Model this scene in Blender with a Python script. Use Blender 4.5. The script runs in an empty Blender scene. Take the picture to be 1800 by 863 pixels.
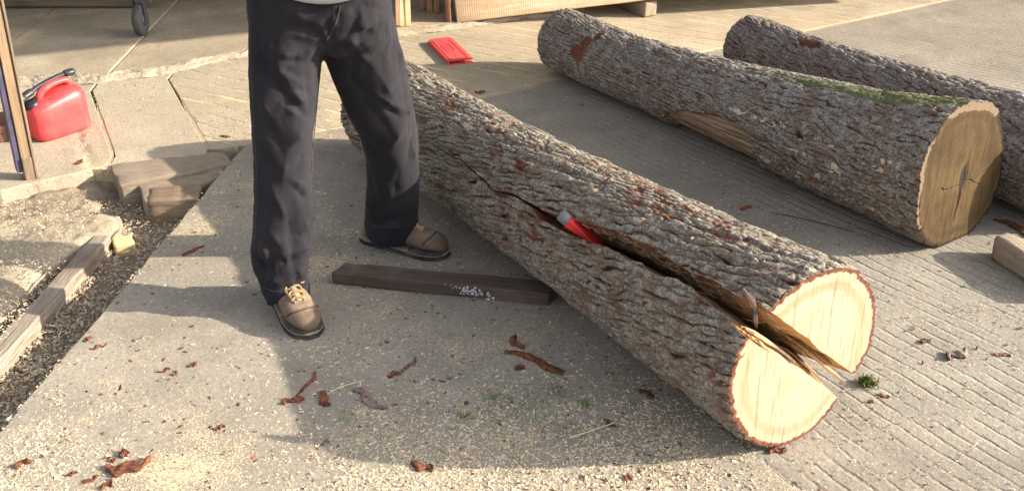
import bpy, bmesh, math, random
import numpy as np
from mathutils import Vector, Matrix
from mathutils.bvhtree import BVHTree

SC = bpy.context.scene
COL = SC.collection

# ------------------------------------------------------------------ camera, sky, sun, exposure
CAM_H, PITCH, FPX = 1.63, math.radians(29.0), 1750.0
cd = bpy.data.cameras.new('camera'); cam = bpy.data.objects.new('camera', cd); COL.objects.link(cam)
cam.location = (0, 0, CAM_H); cam.rotation_euler = (math.radians(90) - PITCH, 0, 0)
cd.sensor_fit = 'HORIZONTAL'; cd.sensor_width = 36.0; cd.lens = 36.0 * FPX / 1800.0
cd.clip_start = 0.05; cd.clip_end = 900.0
SC.camera = cam
SUN_EL = math.radians(22.5)
SUNV = Vector((math.cos(SUN_EL) * 0.998, math.cos(SUN_EL) * -0.06, math.sin(SUN_EL))).normalized()
w = bpy.data.worlds.new('World'); SC.world = w; w.use_nodes = True
sk = w.node_tree.nodes.new('ShaderNodeTexSky'); sk.sky_type = 'NISHITA'; sk.sun_disc = False
sk.sun_elevation = SUN_EL; sk.sun_rotation = math.atan2(SUNV.x, SUNV.y)
sk.air_density = 1.0; sk.dust_density = 3.0; sk.ozone_density = 1.0
hz = w.node_tree.nodes.new('ShaderNodeHueSaturation'); hz.inputs['Saturation'].default_value = .38   # thin haze greys the blue
w.node_tree.links.new(sk.outputs[0], hz.inputs['Color']); w.node_tree.links.new(hz.outputs[0], w.node_tree.nodes['Background'].inputs[0])
w.node_tree.nodes['Background'].inputs[1].default_value = 0.15
sl = bpy.data.lights.new('sun', 'SUN'); so = bpy.data.objects.new('sun', sl); COL.objects.link(so)
sl.energy = 4.6; sl.angle = math.radians(0.6); sl.color = (1.0, 0.90, 0.74)
so.rotation_euler = SUNV.to_track_quat('Z', 'Y').to_euler(); so.location = (4, 0, 4)
SC.view_settings.view_transform = 'Standard'; SC.view_settings.look = 'None'
SC.view_settings.exposure = 1.5; SC.view_settings.gamma = 1.0
SC.view_settings.use_curve_mapping = False

# ------------------------------------------------------------------ survey helpers: where a sight line meets a level or a depth
CP, SP = math.cos(PITCH), math.sin(PITCH)
def ray(u, v):
    x = (u - 900) / FPX; y = (431.5 - v) / FPX
    return Vector((x, CP + y * SP, -SP + y * CP))
CO = Vector((0, 0, CAM_H))
def gp(u, v, z=0.0):
    d = ray(u, v); return CO + d * ((z - CAM_H) / d.z)
def at(u, v, y):
    d = ray(u, v); return CO + d * (y / d.y)
def g2(u, v, z=0.0):
    p = gp(u, v, z); return (p.x, p.y)

# ------------------------------------------------------------------ numpy noise
def _h(i, j, k):
    i = (np.asarray(i).astype(np.int64) & 0xffffffff).astype(np.uint64); j = (np.asarray(j).astype(np.int64) & 0xffffffff).astype(np.uint64)
    x = (i * np.uint64(374761393) + j * np.uint64(668265263) + np.uint64((k * 2246822519) & 0xffffffff)) & np.uint64(0xffffffff)
    x = ((x ^ (x >> np.uint64(13))) * np.uint64(1274126177)) & np.uint64(0xffffffff)
    x = x ^ (x >> np.uint64(16)); x = (x * np.uint64(2654435769)) & np.uint64(0xffffffff); x = x ^ (x >> np.uint64(15))
    return x.astype(np.float64) / 4294967296.0
def vn(x, y, seed=0):
    x = np.asarray(x, float); y = np.asarray(y, float)
    i = np.floor(x); j = np.floor(y); fx = x - i; fy = y - j
    fx = fx * fx * (3 - 2 * fx); fy = fy * fy * (3 - 2 * fy)
    a = _h(i, j, seed); b = _h(i + 1, j, seed); c = _h(i, j + 1, seed); d = _h(i + 1, j + 1, seed)
    return ((a + (b - a) * fx) * (1 - fy) + (c + (d - c) * fx) * fy) * 2 - 1
def fbm(x, y, seed=0, o=4, g=.5):
    s = 0; a = 1; t = 0
    for k in range(o):
        s = s + a * vn(x * 2 ** k + 17.3 * k, y * 2 ** k - 9.1 * k, seed + k); t += a; a *= g
    return s / t
def worley(x, y, seed=0):
    i0 = np.floor(x); j0 = np.floor(y)
    f1 = np.full(x.shape, 9.); f2 = f1.copy(); rid = np.zeros(x.shape); dx1 = np.zeros(x.shape)
    for a in (-1, 0, 1):
        for b in (-1, 0, 1):
            px = i0 + a + .1 + .8 * _h(i0 + a, j0 + b, seed); py = j0 + b + .1 + .8 * _h(i0 + a, j0 + b, seed + 7)
            dd = np.hypot(px - x, py - y); r = _h(i0 + a, j0 + b, seed + 13)
            m = dd < f1
            f2 = np.where(m, f1, np.minimum(f2, dd)); rid = np.where(m, r, rid); dx1 = np.where(m, x - px, dx1); f1 = np.where(m, dd, f1)
    return f1, f2, rid, dx1
def sst(a, b, x):
    t = np.clip((x - a) / (b - a), 0, 1); return t * t * (3 - 2 * t)

# ------------------------------------------------------------------ object helpers
def tag(o, label=None, cat=None, group=None, kind=None):
    if label: o['label'] = label
    if cat: o['category'] = cat
    if group: o['group'] = group
    if kind: o['kind'] = kind
    return o
def parent(o, p):
    if p is not None:
        o.parent = p; o.matrix_parent_inverse = Matrix.Translation(-p['_w']) if '_w' in p else Matrix.Translation(-p.location)
    return o
_EMP = {}
def empty(name, loc):
    o = bpy.data.objects.new(name, None); o.location = loc; o.empty_display_size = .1; COL.objects.link(o); return o
def link(name, me, mats, par=None, smooth=True, matrix=None):
    o = bpy.data.objects.new(name, me); COL.objects.link(o)
    for m in (mats if isinstance(mats, (list, tuple)) else [mats]): me.materials.append(m)
    if smooth is not None and len(me.polygons):
        me.polygons.foreach_set('use_smooth', [bool(smooth)] * len(me.polygons))
    if par is not None:
        o.parent = par
        pm = par.matrix_basis.copy()
        if par.parent is not None: pm = par.parent.matrix_basis @ par.matrix_parent_inverse @ pm
        o.matrix_parent_inverse = pm.inverted()
    if matrix is not None: o.matrix_basis = matrix
    me.update(); return o
def mesh_np(V, F):
    """V (n,3); F (m,k) same-size faces, fast path"""
    me = bpy.data.meshes.new('m'); V = np.asarray(V, np.float32); F = np.asarray(F, np.int32)
    me.vertices.add(len(V)); me.vertices.foreach_set('co', V.ravel())
    k = F.shape[1]; me.loops.add(F.size); me.loops.foreach_set('vertex_index', F.ravel())
    me.polygons.add(len(F)); me.polygons.foreach_set('loop_start', np.arange(0, F.size, k, dtype=np.int32))
    me.polygons.foreach_set('loop_total', np.full(len(F), k, np.int32))
    me.update(calc_edges=True); me.validate(); return me
def mesh_py(V, F):
    me = bpy.data.meshes.new('m'); me.from_pydata([tuple(v) for v in V], [], F); me.update(); return me
def grid_faces(n, m, wrap=False, flip=False):
    i = np.arange(n - 1)[:, None]; j = np.arange(m if wrap else m - 1)[None, :]
    a = i * m + j; b = i * m + (j + 1) % m; c = (i + 1) * m + (j + 1) % m; d = (i + 1) * m + j
    F = np.stack([a, b, c, d], -1).reshape(-1, 4)
    return F[:, ::-1] if flip else F
def attr(me, name, vals):
    a = me.attributes.new(name, 'FLOAT', 'POINT'); a.data.foreach_set('value', np.asarray(vals, np.float32).ravel())
def from_bm(bm):
    me = bpy.data.meshes.new('m'); bm.to_mesh(me); bm.free(); return me

# ------------------------------------------------------------------ material helper
class S:
    def __init__(s, name):
        s.m = bpy.data.materials.new(name); s.m.use_nodes = True; s.t = s.m.node_tree
        s.b = s.t.nodes['Principled BSDF']; s._c = None
    def node(s, t, ins=None, **pr):
        n = s.t.nodes.new('ShaderNode' + t)
        for k, v in pr.items(): setattr(n, k, v)
        for k, v in (ins or {}).items(): s.set(n.inputs[k], v)
        return n
    def set(s, i, v):
        if isinstance(v, bpy.types.NodeSocket): s.t.links.new(v, i)
        elif v is not None:
            try: i.default_value = v
            except Exception: i.default_value = (*v, 1.0)
    def co(s, which='Object'):
        return s.node('TexCoord').outputs[which]
    def map(s, v, scale=(1, 1, 1), rot=(0, 0, 0), loc=(0, 0, 0)):
        return s.node('Mapping', {'Vector': v, 'Scale': scale, 'Rotation': rot, 'Location': loc}).outputs[0]
    def noise(s, v, scale, detail=4, rough=.55, dist=0.0):
        return s.node('TexNoise', {'Vector': v, 'Scale': scale, 'Detail': detail, 'Roughness': rough, 'Distortion': dist}).outputs['Fac']
    def vor(s, v, scale, feature='F1', out='Distance', rnd=1.0):
        return s.node('TexVoronoi', {'Vector': v, 'Scale': scale, 'Randomness': rnd}, feature=feature).outputs[out]
    def ramp(s, f, st, interp='LINEAR'):
        n = s.node('ValToRGB', {'Fac': f}); r = n.color_ramp; r.interpolation = interp
        while len(r.elements) < len(st): r.elements.new(.5)
        for e, (p, c) in zip(r.elements, st):
            e.position = p; e.color = (c, c, c, 1) if isinstance(c, (int, float)) else (*c, 1)
        return n.outputs[0]
    def mix(s, f, a, b, mode='MIX'):
        n = s.node('Mix', data_type='RGBA', blend_type=mode); s.set(n.inputs[0], f); s.set(n.inputs[6], a if isinstance(a, bpy.types.NodeSocket) else (*a, 1)); s.set(n.inputs[7], b if isinstance(b, bpy.types.NodeSocket) else (*b, 1)); return n.outputs[2]
    def ma(s, op, a, b=None, c=None, clamp=False):
        n = s.node('Math', operation=op, use_clamp=clamp); s.set(n.inputs[0], a)
        if b is not None: s.set(n.inputs[1], b)
        if c is not None: s.set(n.inputs[2], c)
        return n.outputs[0]
    def at(s, name): return s.node('Attribute', attribute_name=name).outputs['Fac']
    def bump(s, h, strength=.5, dist=.01, nrm=None):
        return s.node('Bump', {'Height': h, 'Strength': strength, 'Distance': dist, 'Normal': nrm}).outputs[0]
    def out(s, col, rough=.8, nrm=None, spec=.3, **kw):
        s.set(s.b.inputs['Base Color'], col if isinstance(col, bpy.types.NodeSocket) else (*col, 1)); s.set(s.b.inputs['Roughness'], rough)
        s.set(s.b.inputs['Specular IOR Level'], spec)
        if nrm is not None: s.set(s.b.inputs['Normal'], nrm)
        for k, v in kw.items(): s.set(s.b.inputs[k], v)
        return s.m

def concrete(name, dark, light, groove=None, g_amt=0.0, dust=.3, dustcol=(.52, .40, .25), bumpy=.5, tint=None):
    """groove: ('fan',cx,cy,spacing) or ('dir',angle,spacing)"""
    s = S(name); p = s.co()
    big = s.noise(p, 1.1, 5, .6); mid = s.noise(p, 6, 5, .6, .3); fine = s.noise(p, 70, 4, .7); grit = s.vor(p, 150)
    col = s.mix(s.ramp(big, [(.32, 0), (.68, 1)]), dark, light)
    col = s.mix(s.ma('MULTIPLY', s.ramp(mid, [(.45, 0), (.75, 1)]), .45), col, tuple(c * .62 for c in dark))
    col = s.mix(s.ramp(fine, [(.3, .55), (.7, 0)]), col, tuple(c * .55 for c in dark))
    agg = s.vor(p, 95, out='Color'); ab = s.node('SeparateColor', {'Color': agg}).outputs[0]
    dots = s.ma('MULTIPLY', s.ramp(s.vor(p, 95), [(.18, 1), (.34, 0)]), s.ramp(ab, [(.72, 0), (.8, 1)]))
    col = s.mix(s.ma('MULTIPLY', dots, .55), col, (.50, .45, .38))
    dk = s.ma('MULTIPLY', s.ramp(s.vor(p, 60), [(.10, 1), (.22, 0)]), s.ramp(s.node('SeparateColor', {'Color': s.vor(p, 60, out='Color')}).outputs[1], [(.80, 0), (.86, 1)]))
    col = s.mix(s.ma('MULTIPLY', dk, .7), col, (.05, .035, .025))
    h = s.ma('ADD', s.ma('MULTIPLY', mid, .6), s.ma('MULTIPLY', fine, .35)); h = s.ma('ADD', h, s.ma('MULTIPLY', grit, .05))
    gm = None
    if groove:
        xyz = s.node('SeparateXYZ', {'Vector': p}); wob = s.ma('MULTIPLY', s.ma('SUBTRACT', s.noise(p, 2.3, 4), .5), .05)
        wob2 = s.ma('MULTIPLY', s.ma('SUBTRACT', s.noise(p, 16, 4), .5), .014)
        if groove[0] == 'fan':
            ang = s.ma('ARCTAN2', s.ma('SUBTRACT', xyz.outputs[1], groove[2]), s.ma('SUBTRACT', xyz.outputs[0], groove[1]))
            g = s.ma('MULTIPLY', ang, 8.0); sp = groove[3]
        else:
            a = groove[1]; g = s.ma('ADD', s.ma('MULTIPLY', xyz.outputs[0], -math.sin(a)), s.ma('MULTIPLY', xyz.outputs[1], math.cos(a))); sp = groove[2]
        g = s.ma('ADD', s.ma('ADD', g, wob), wob2)
        fr = s.ma('PINGPONG', s.ma('DIVIDE', g, sp), 1.0)
        brk = s.ramp(s.noise(p, 4.5, 6, .7), [(.42, .0), (.62, 1)])
        gm = s.ma('MULTIPLY', s.ramp(fr, [(.0, 1), (groove[-1] if len(groove) > 4 else .35, 0)], 'EASE'), brk)
        h = s.ma('SUBTRACT', h, s.ma('MULTIPLY', gm, 1.5 * g_amt))
        col = s.mix(s.ma('MULTIPLY', gm, .55 * g_amt), col, tuple(c * .6 for c in dark))
    col = s.mix(s.ramp(s.noise(p, 2.6, 6, .68), [(.50, 0), (.66, .55)]), col, tuple(c * .72 for c in dark))
    chip = s.noise(p, 190, 2, .6)
    dm = s.ramp(s.noise(p, 2.0, 5, .6), [(.42, .15), (.66, 1)])
    dm = s.ma('MULTIPLY', dm, dust)
    if gm is not None: dm = s.ma('ADD', dm, s.ma('MULTIPLY', gm, .75 * min(1, dust * 2)))
    thr = s.ma('SUBTRACT', .78, s.ma('MULTIPLY', dm, .42))
    cm = s.ma('MULTIPLY', s.ma('SUBTRACT', chip, thr), 9.0, clamp=True)
    col = s.mix(s.ma('MULTIPLY', cm, .85), col, dustcol)
    h = s.ma('ADD', h, s.ma('MULTIPLY', cm, .25))
    return s.out(col, .9, s.bump(h, bumpy, .012), .25)

def wood(name, c1, c2, dark, scale=1.0, stain=None, rough=.75, saw=False, bumps=.5, edge=None):
    """grain along local X"""
    s = S(name); p = s.co()
    g = s.noise(s.map(p, (2 * scale, 30 * scale, 30 * scale)), 2.0, 6, .6, .6)
    g2_ = s.noise(s.map(p, (6 * scale, 160 * scale, 160 * scale)), 1.0, 4, .7)
    col = s.mix(s.ramp(g, [(.3, 0), (.7, 1)]), c1, c2)
    col = s.mix(s.ramp(g2_, [(.28, .8), (.5, 0)]), col, dark)
    bl = s.noise(p, 5 * scale, 5, .65)
    col = s.mix(s.ramp(bl, [(.50, 0), (.74, .7)]), col, stain or dark)
    h = s.ma('ADD', s.ma('MULTIPLY', g, .5), g2_)
    if saw:
        x = s.node('SeparateXYZ', {'Vector': p}).outputs[0]
        h = s.ma('ADD', h, s.ma('MULTIPLY', s.ma('PINGPONG', s.ma('MULTIPLY', s.ma('ADD', x, s.ma('MULTIPLY', bl, .02)), 160), 1.0), .35))
    return s.out(col, rough, s.bump(h, bumps, .006), .3)

def plain(name, col, rough=.5, spec=.4, var=.15, scale=25, bump=.15, metallic=0.0, dirt=None, **kw):
    s = S(name); p = s.co(); n = s.noise(p, scale, 5, .6)
    c = s.mix(s.ramp(n, [(.3, 0), (.7, 1)]), tuple(x * (1 - var) for x in col), tuple(min(1, x * (1 + var)) for x in col))
    if dirt: c = s.mix(s.ramp(s.noise(p, scale * .35, 6, .7), [(.52, 0), (.72, .75)]), c, dirt)
    r = s.ramp(n, [(.3, max(0, rough - .1)), (.7, min(1, rough + .1))])
    return s.out(c, r, s.bump(s.noise(p, scale * 6, 3), bump, .002), spec, Metallic=metallic, **kw)

# ------------------------------------------------------------------ the ground
def slab(name, pts, z0, z1, mat, rough_edge=.008, step=.03, seed=0, bev=.012, grid=None):
    """a cast slab: outline resampled and roughened, rounded arris"""
    P = [Vector((p[0], p[1], 0)) for p in pts]; out = []
    rnd = random.Random(seed)
    for i, a in enumerate(P):
        b = P[(i + 1) % len(P)]; L = (b - a).length; n = max(1, min(200, int(L / step))); d = (b - a).normalized() if L > 1e-6 else Vector((1, 0, 0)); nn = Vector((-d.y, d.x, 0))
        for k in range(n):
            t = k / n; off = float(fbm(np.array([a.x * 3 + t * L * 9]), np.array([a.y * 3 + seed]), seed, 4)[0]) * rough_edge
            out.append(a + d * (L * t) + nn * off * (1 if L < 8 else 0))
    n = len(out); rings = []
    cen = sum(out, Vector()) / n
    V = []; 
    nrm = []
    for i in range(n):
        e = (out[(i + 1) % n] - out[i - 1]).normalized(); nrm.append(Vector((-e.y, e.x, 0)))
    area = sum(out[i].x * out[(i + 1) % n].y - out[(i + 1) % n].x * out[i].y for i in range(n))
    sg = 1 if area > 0 else -1
    for k, (ins, z) in enumerate([(0, z0), (0, z1 - bev), (bev * .3, z1 - bev * .3), (bev, z1)]):
        for i in range(n):
            q = out[i] + nrm[i] * ins * sg; V.append((q.x, q.y, z))
    F = []
    for k in range(3):
        for i in range(n): F.append((k * n + i, k * n + (i + 1) % n, (k + 1) * n + (i + 1) % n, (k + 1) * n + i))
    top = [3 * n + i for i in range(n)]
    F.append(tuple(top))
    if sg < 0: F = [f[::-1] for f in F]
    me = mesh_py(V, F); o = link(name, me, mat, smooth=False)
    bm = bmesh.new(); bm.from_mesh(me); bmesh.ops.triangulate(bm, faces=[f for f in bm.faces if len(f.verts) > 4]); bm.to_mesh(me); bm.free()
    tag(o, kind='structure'); return o

soil = S('soil'); _p = soil.co()
_n = soil.noise(_p, 30, 6, .7); _n2 = soil.noise(_p, 150, 3, .7)
_c = soil.mix(soil.ramp(_n, [(.35, 0), (.65, 1)]), (.19, .15, .11), (.36, .29, .21))
_c = soil.mix(soil.ramp(_n2, [(.56, 0), (.66, .8)]), _c, (.38, .29, .18))
M_SOIL = soil.out(_c, .95, soil.bump(soil.ma('ADD', _n, soil.ma('MULTIPLY', _n2, .6)), .9, .02), .2)
CH = -.13      # bed of the open channel between the slabs
def sheet(name, n, size, fn, mat):
    x = np.linspace(-size, size, n); X, Y = np.meshgrid(x, x, indexing='ij'); Z = fn(X, Y)
    o = link(name, mesh_np(np.stack([X, Y, Z], -1).reshape(-1, 3), grid_faces(n, n, flip=True)), mat); tag(o, kind='structure'); return o
g = sheet('ground', 3, 400, lambda X, Y: X * 0 + CH, M_SOIL)
# lumpy litter bed lying in the channel
n1, n2 = 110, 170
X, Y = np.meshgrid(np.linspace(-2.6, -.95, n1), np.linspace(1.4, 3.9, n2), indexing='ij')
Z = CH + .024 + .03 * (fbm(X * 4, Y * 4, 5, 4) * .5 + .35) + .012 * fbm(X * 25, Y * 25, 9, 3) + .040 * sst(3.12, 3.42, Y + .25 * (X + 1.9)) * (1 - sst(-1.62, -1.5, X)) * (1 + .3 * fbm(X * 7, Y * 7, 10, 3))
tag(link('channel_soil', mesh_np(np.stack([X, Y, Z], -1).reshape(-1, 3), grid_faces(n1, n2, flip=True)), M_SOIL), kind='structure')

E0 = Vector((-1.10, 3.78, 0))
M_YARD = concrete('yard_concrete', (.210, .186, .152), (.315, .282, .234), ('fan', -4.5, 10.4, .019), .50, .34, (.42, .35, .25), bumpy=.6)
M_PAD = concrete('pad_concrete', (.245, .214, .172), (.345, .30, .24), None, 0, .9, bumpy=.5)
M_FLOOR = concrete('back_concrete', (.34, .285, .205), (.48, .405, .295), ('dir', math.atan2(-.47, .87), .050, .22), .6, .8, (.58, .45, .28), bumpy=.7)
M_FLOORS = concrete('back_concrete_smooth', (.34, .29, .215), (.46, .39, .285), None, 0, .6, (.58, .45, .28), bumpy=.5)
M_SHED = concrete('shed_floor_concrete', (.28, .23, .165), (.46, .385, .28), None, 0, .9, (.58, .45, .28), bumpy=.6)
M_ROUGH = concrete('rough_concrete', (.28, .235, .175), (.44, .37, .27), None, 0, .9, (.52, .40, .25), bumpy=1.0)
# pad where the man stands and the brushed yard to its right: one joint runs under the split log
slab('concrete_pad', [(E0.x, E0.y), (-1.292, 1.968), (-1.43, .7), (-1.6, -2), (1.0, -2), (.70, 1.70), (-.50, 3.78), (-.62, 4.03)], CH, .003, M_PAD, .010, seed=3, bev=.004)
slab('yard', [(-.612, 4.032), (-.522, 3.783), (.668, 1.705), (1.01, -2), (30, -2), (30, 22.9), (2.72, 6.04), (1.513, 5.30), (.275, 4.605), (-.008, 4.417)], CH, 0, M_YARD, .006, seed=8)
# back apron of three castings
A1, A2 = gp(160, 160), gp(200, 275); B1, B2 = gp(290, 145), gp(368, 262)
FE0, FE1 = gp(0, 335), gp(192, 300)
slab('apron', [(E0.x + .012, E0.y + .02), (-.60, 4.06), (-.02, 4.434), (.27, 4.622), (1.50, 5.317), (2.71, 6.06), (9, 9.95), (9, 14), (-.9, 14), (B1.x + .004, B1.y + .05), (B2.x + .006, B2.y)], CH, .0, M_FLOOR, .006, seed=11, bev=.004)
slab('apron', [(B2.x - .006, B2.y - .01), (B1.x - .006, B1.y + .05), (-1.2, 14), (-2.6, 14), (A1.x + .006, A1.y), (A2.x + .006, A2.y), (A2.x + .01, A2.y - .10), (-1.25, 3.70)], CH, .001, M_FLOORS, .004, seed=12, bev=.004)
M_FLOORL = concrete('back_concrete_left', (.32, .27, .20), (.45, .375, .275), ('dir', math.radians(-62), .11, .16), .8, .65, (.58, .45, .28), bumpy=.7)
slab('apron', [(A2.x - .006, A2.y - .09), (A2.x - .006, A2.y), (A1.x - .006, A1.y), (-2.7, 14), (-14, 14), (-14, 2.2), (-2.6, 3.10), (FE0.x, FE0.y)], CH, .0, M_FLOORL, .008, seed=13, bev=.005)
# litter packed in the joints
M_DUST = concrete('joint_sawdust', (.36, .27, .17), (.52, .41, .26), None, 0, 1.0, (.62, .5, .32), bumpy=1.0)
for a, b, wd in ((A1, A2, .03), (B1 + Vector((0, .06, 0)), B2, .03), (E0, gp(1000, 139), .03)):
    pass
slab('joint_fill', [(A2.x - .04, A2.y - .12), (A1.x - .04, A1.y + .2), (A1.x + .04, A1.y + .2), (A2.x + .04, A2.y - .12)], CH, -.0015, M_DUST, .001, seed=1, bev=.002)
slab('joint_fill', [(B2.x - .04, B2.y), (B1.x - .04, B1.y + .2), (B1.x + .04, B1.y + .2), (B2.x + .04, B2.y)], CH, -.0015, M_DUST, .001, seed=2, bev=.002)
slab('joint_fill', [(-1.08, 3.77), (-.62, 4.01), (.0, 4.40), (.28, 4.59), (1.51, 5.28), (2.75, 6.03), (2.70, 6.08), (1.49, 5.335), (.26, 4.635), (-.02, 4.45), (-.61, 4.075), (-1.1, 3.82)], CH, -.005, M_DUST, .001, seed=2, bev=.002)
# raised shed floor with a broken front edge, laid in flags
ke = [(-8, 3.2), (-3.2, 4.25), (-2.44, 4.51), (-2.013, 4.576), (-1.72, 4.68), (-1.368, 4.982), (-1.0, 5.14), (-.621, 5.306), (-.35, 5.454), (.6, 5.93), (1.4, 6.5), (2.5, 7.4)]
fl = [(-8, -2.612, 13), (-2.608, -1.952, 14), (-1.948, -.892, 15), (-.888, 2.5, 16)]
def ky(x): return float(np.interp(x, [k[0] for k in ke], [k[1] for k in ke]))
for xa, xb, sd in fl:
    fr = [(xa, ky(xa))] + [k for k in ke if xa + .02 < k[0] < xb - .02] + [(xb, ky(xb))]
    slab('shed_floor', fr + [(xb - .35, 14.0), (xa - .35, 14.0)], -.05, .022 + .002 * (sd % 3), M_SHED, .012, step=.02, seed=sd, bev=.006)
slab('joint_fill', [(-7.9, ky(-7.9) + .1), (-2.6, 4.62), (-1.4, 5.1), (2.4, 7.5), (2.1, 13.9), (-8.3, 13.9)], -.06, .0185, M_DUST, .001, seed=5, bev=.002)
# crumbled edge: broken lumps and packed sawdust along the front of the shed floor
n1, n2 = 420, 40
T, Wd = np.meshgrid(np.linspace(0, 1, n1), np.linspace(-1, 1, n2), indexing='ij')
kx = np.interp(T, np.linspace(0, 1, 7), [-2.5, -2.013, -1.72, -1.368, -1.0, -.62, .4]); kyv = np.interp(kx, [k[0] for k in ke], [k[1] for k in ke])
wdt = .05 + .035 * fbm(T * 9, T * 0, 3, 3)
Z = .002 + (1 - np.abs(Wd) ** 2.2) * (.026 + .018 * fbm(kx * 14, Wd * 2 + kyv, 4, 4)) + .006 * fbm(kx * 60, Wd * 6, 6, 3)
V = np.stack([kx + Wd * wdt * -.38, kyv + Wd * wdt * .92 + .02 * fbm(kx * 9, kx * 0, 5, 3), Z], -1).reshape(-1, 3)
tag(link('broken_edge', mesh_np(V, grid_faces(n1, n2, flip=True)), M_ROUGH), kind='structure')
# rough old concrete left of the channel (displaced sheet with a skirt)
n1, n2 = 150, 190
outl = [g2(-300, 400), g2(-60, 378), g2(60, 364), g2(150, 352), g2(200, 360), g2(206, 378), g2(186, 398), g2(148, 412), g2(112, 426), g2(78, 448), g2(48, 478), g2(14, 516), g2(-20, 548), g2(-160, 680), g2(-500, 800)]
bm = bmesh.new()
cx, cy = -1.75, 2.85
ol = np.array(outl); m = 260; dist = np.r_[0, np.cumsum(np.linalg.norm(np.diff(np.vstack([ol, ol[:1]]), axis=0), axis=1))]; tt = np.linspace(0, dist[-1], m, endpoint=False)
ox = np.interp(tt, dist, np.r_[ol[:, 0], ol[0, 0]]); oy = np.interp(tt, dist, np.r_[ol[:, 1], ol[0, 1]])
cx, cy = -2.0, 2.95
K = 70; V = []
for k in range(K + 1):
    f = k / K
    x = cx + (ox - cx) * f; y = cy + (oy - cy) * f
    ed = np.hypot(ox - x, oy - y)
    z = -.024 + .014 * fbm(x * 5, y * 5, 21, 5) + .007 * fbm(x * 28, y * 28, 22, 3) - .035 * np.exp(-ed / .03)
    V.append(np.stack([x, y, z], -1))
for dz, ins in ((-.05, .012), (-.09, .0), (CH, -.01)):
    nz = fbm(ox * 22, oy * 22 + dz * 30, 23, 4) * .014
    dx, dy = ox - cx, oy - cy; L = np.hypot(dx, dy)
    V.append(np.stack([ox + dx / L * (ins + nz), oy + dy / L * (ins + nz), ox * 0 + dz], -1))
V = np.array(V); o = link('rough_slab', mesh_np(V.reshape(-1, 3), grid_faces(len(V), m, wrap=True)), M_ROUGH); tag(o, kind='structure')

# ------------------------------------------------------------------ unseen shed, added to cast the shade at the top left of the yard
M_SHEDW = wood('shed_boards', (.10, .075, .05), (.16, .12, .08), (.05, .035, .025), .6)
M_ROOF = plain('roof_sheet', (.16, .15, .14), .8, .3)
shed = tag(empty('shade_shed', (-2, 8.5, 0)), 'unseen dark timber shed added to shade the far end of the yard', 'shed')
def roofline(x, h=2.15): return 4.97 + .379 * (x + 1.45 - h / math.tan(SUN_EL))
def box_mesh(x0, x1, y0, y1, z0, z1, bev=.0):
    bm = bmesh.new(); bmesh.ops.create_cube(bm, size=1)
    for v in bm.verts: v.co = Vector((x0 + (v.co.x + .5) * (x1 - x0), y0 + (v.co.y + .5) * (y1 - y0), z0 + (v.co.z + .5) * (z1 - z0)))
    if bev: bmesh.ops.bevel(bm, geom=bm.edges[:], offset=bev, segments=2, affect='EDGES', profile=.5)
    return from_bm(bm)
def prism_mesh(pts, z0, z1):
    n = len(pts); V = [(x, y, z0) for x, y in pts] + [(x, y, z1) for x, y in pts]
    F = [tuple(range(n))[::-1], tuple(range(n, 2 * n))] + [(i, (i + 1) % n, n + (i + 1) % n, n + i) for i in range(n)]
    return mesh_py(V, F)
rl = [(-7, 4.9), (.2, 5.2), (1.0, roofline(1.0)), (9, roofline(9)), (9, 10.5), (-7, 10.5)]  # roof outline shaped to cast the shade and cut sky light
link('shade_roof', prism_mesh(rl, 2.15, 2.24), M_ROOF, shed, False)
link('back_wall', box_mesh(-7, 9, 10.2, 10.3, 0.03, 2.14), M_SHEDW, shed, False)
link('side_wall', box_mesh(-7, -6.9, 5.8, 10.19, 0.03, 2.14), M_SHEDW, shed, False)
for x, y in ((-6.6, 5.45), (8.7, 8.0)):
    link('post', box_mesh(x, x + .12, y, y + .12, 0.0, 2.148), M_SHEDW, shed, False)

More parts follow.
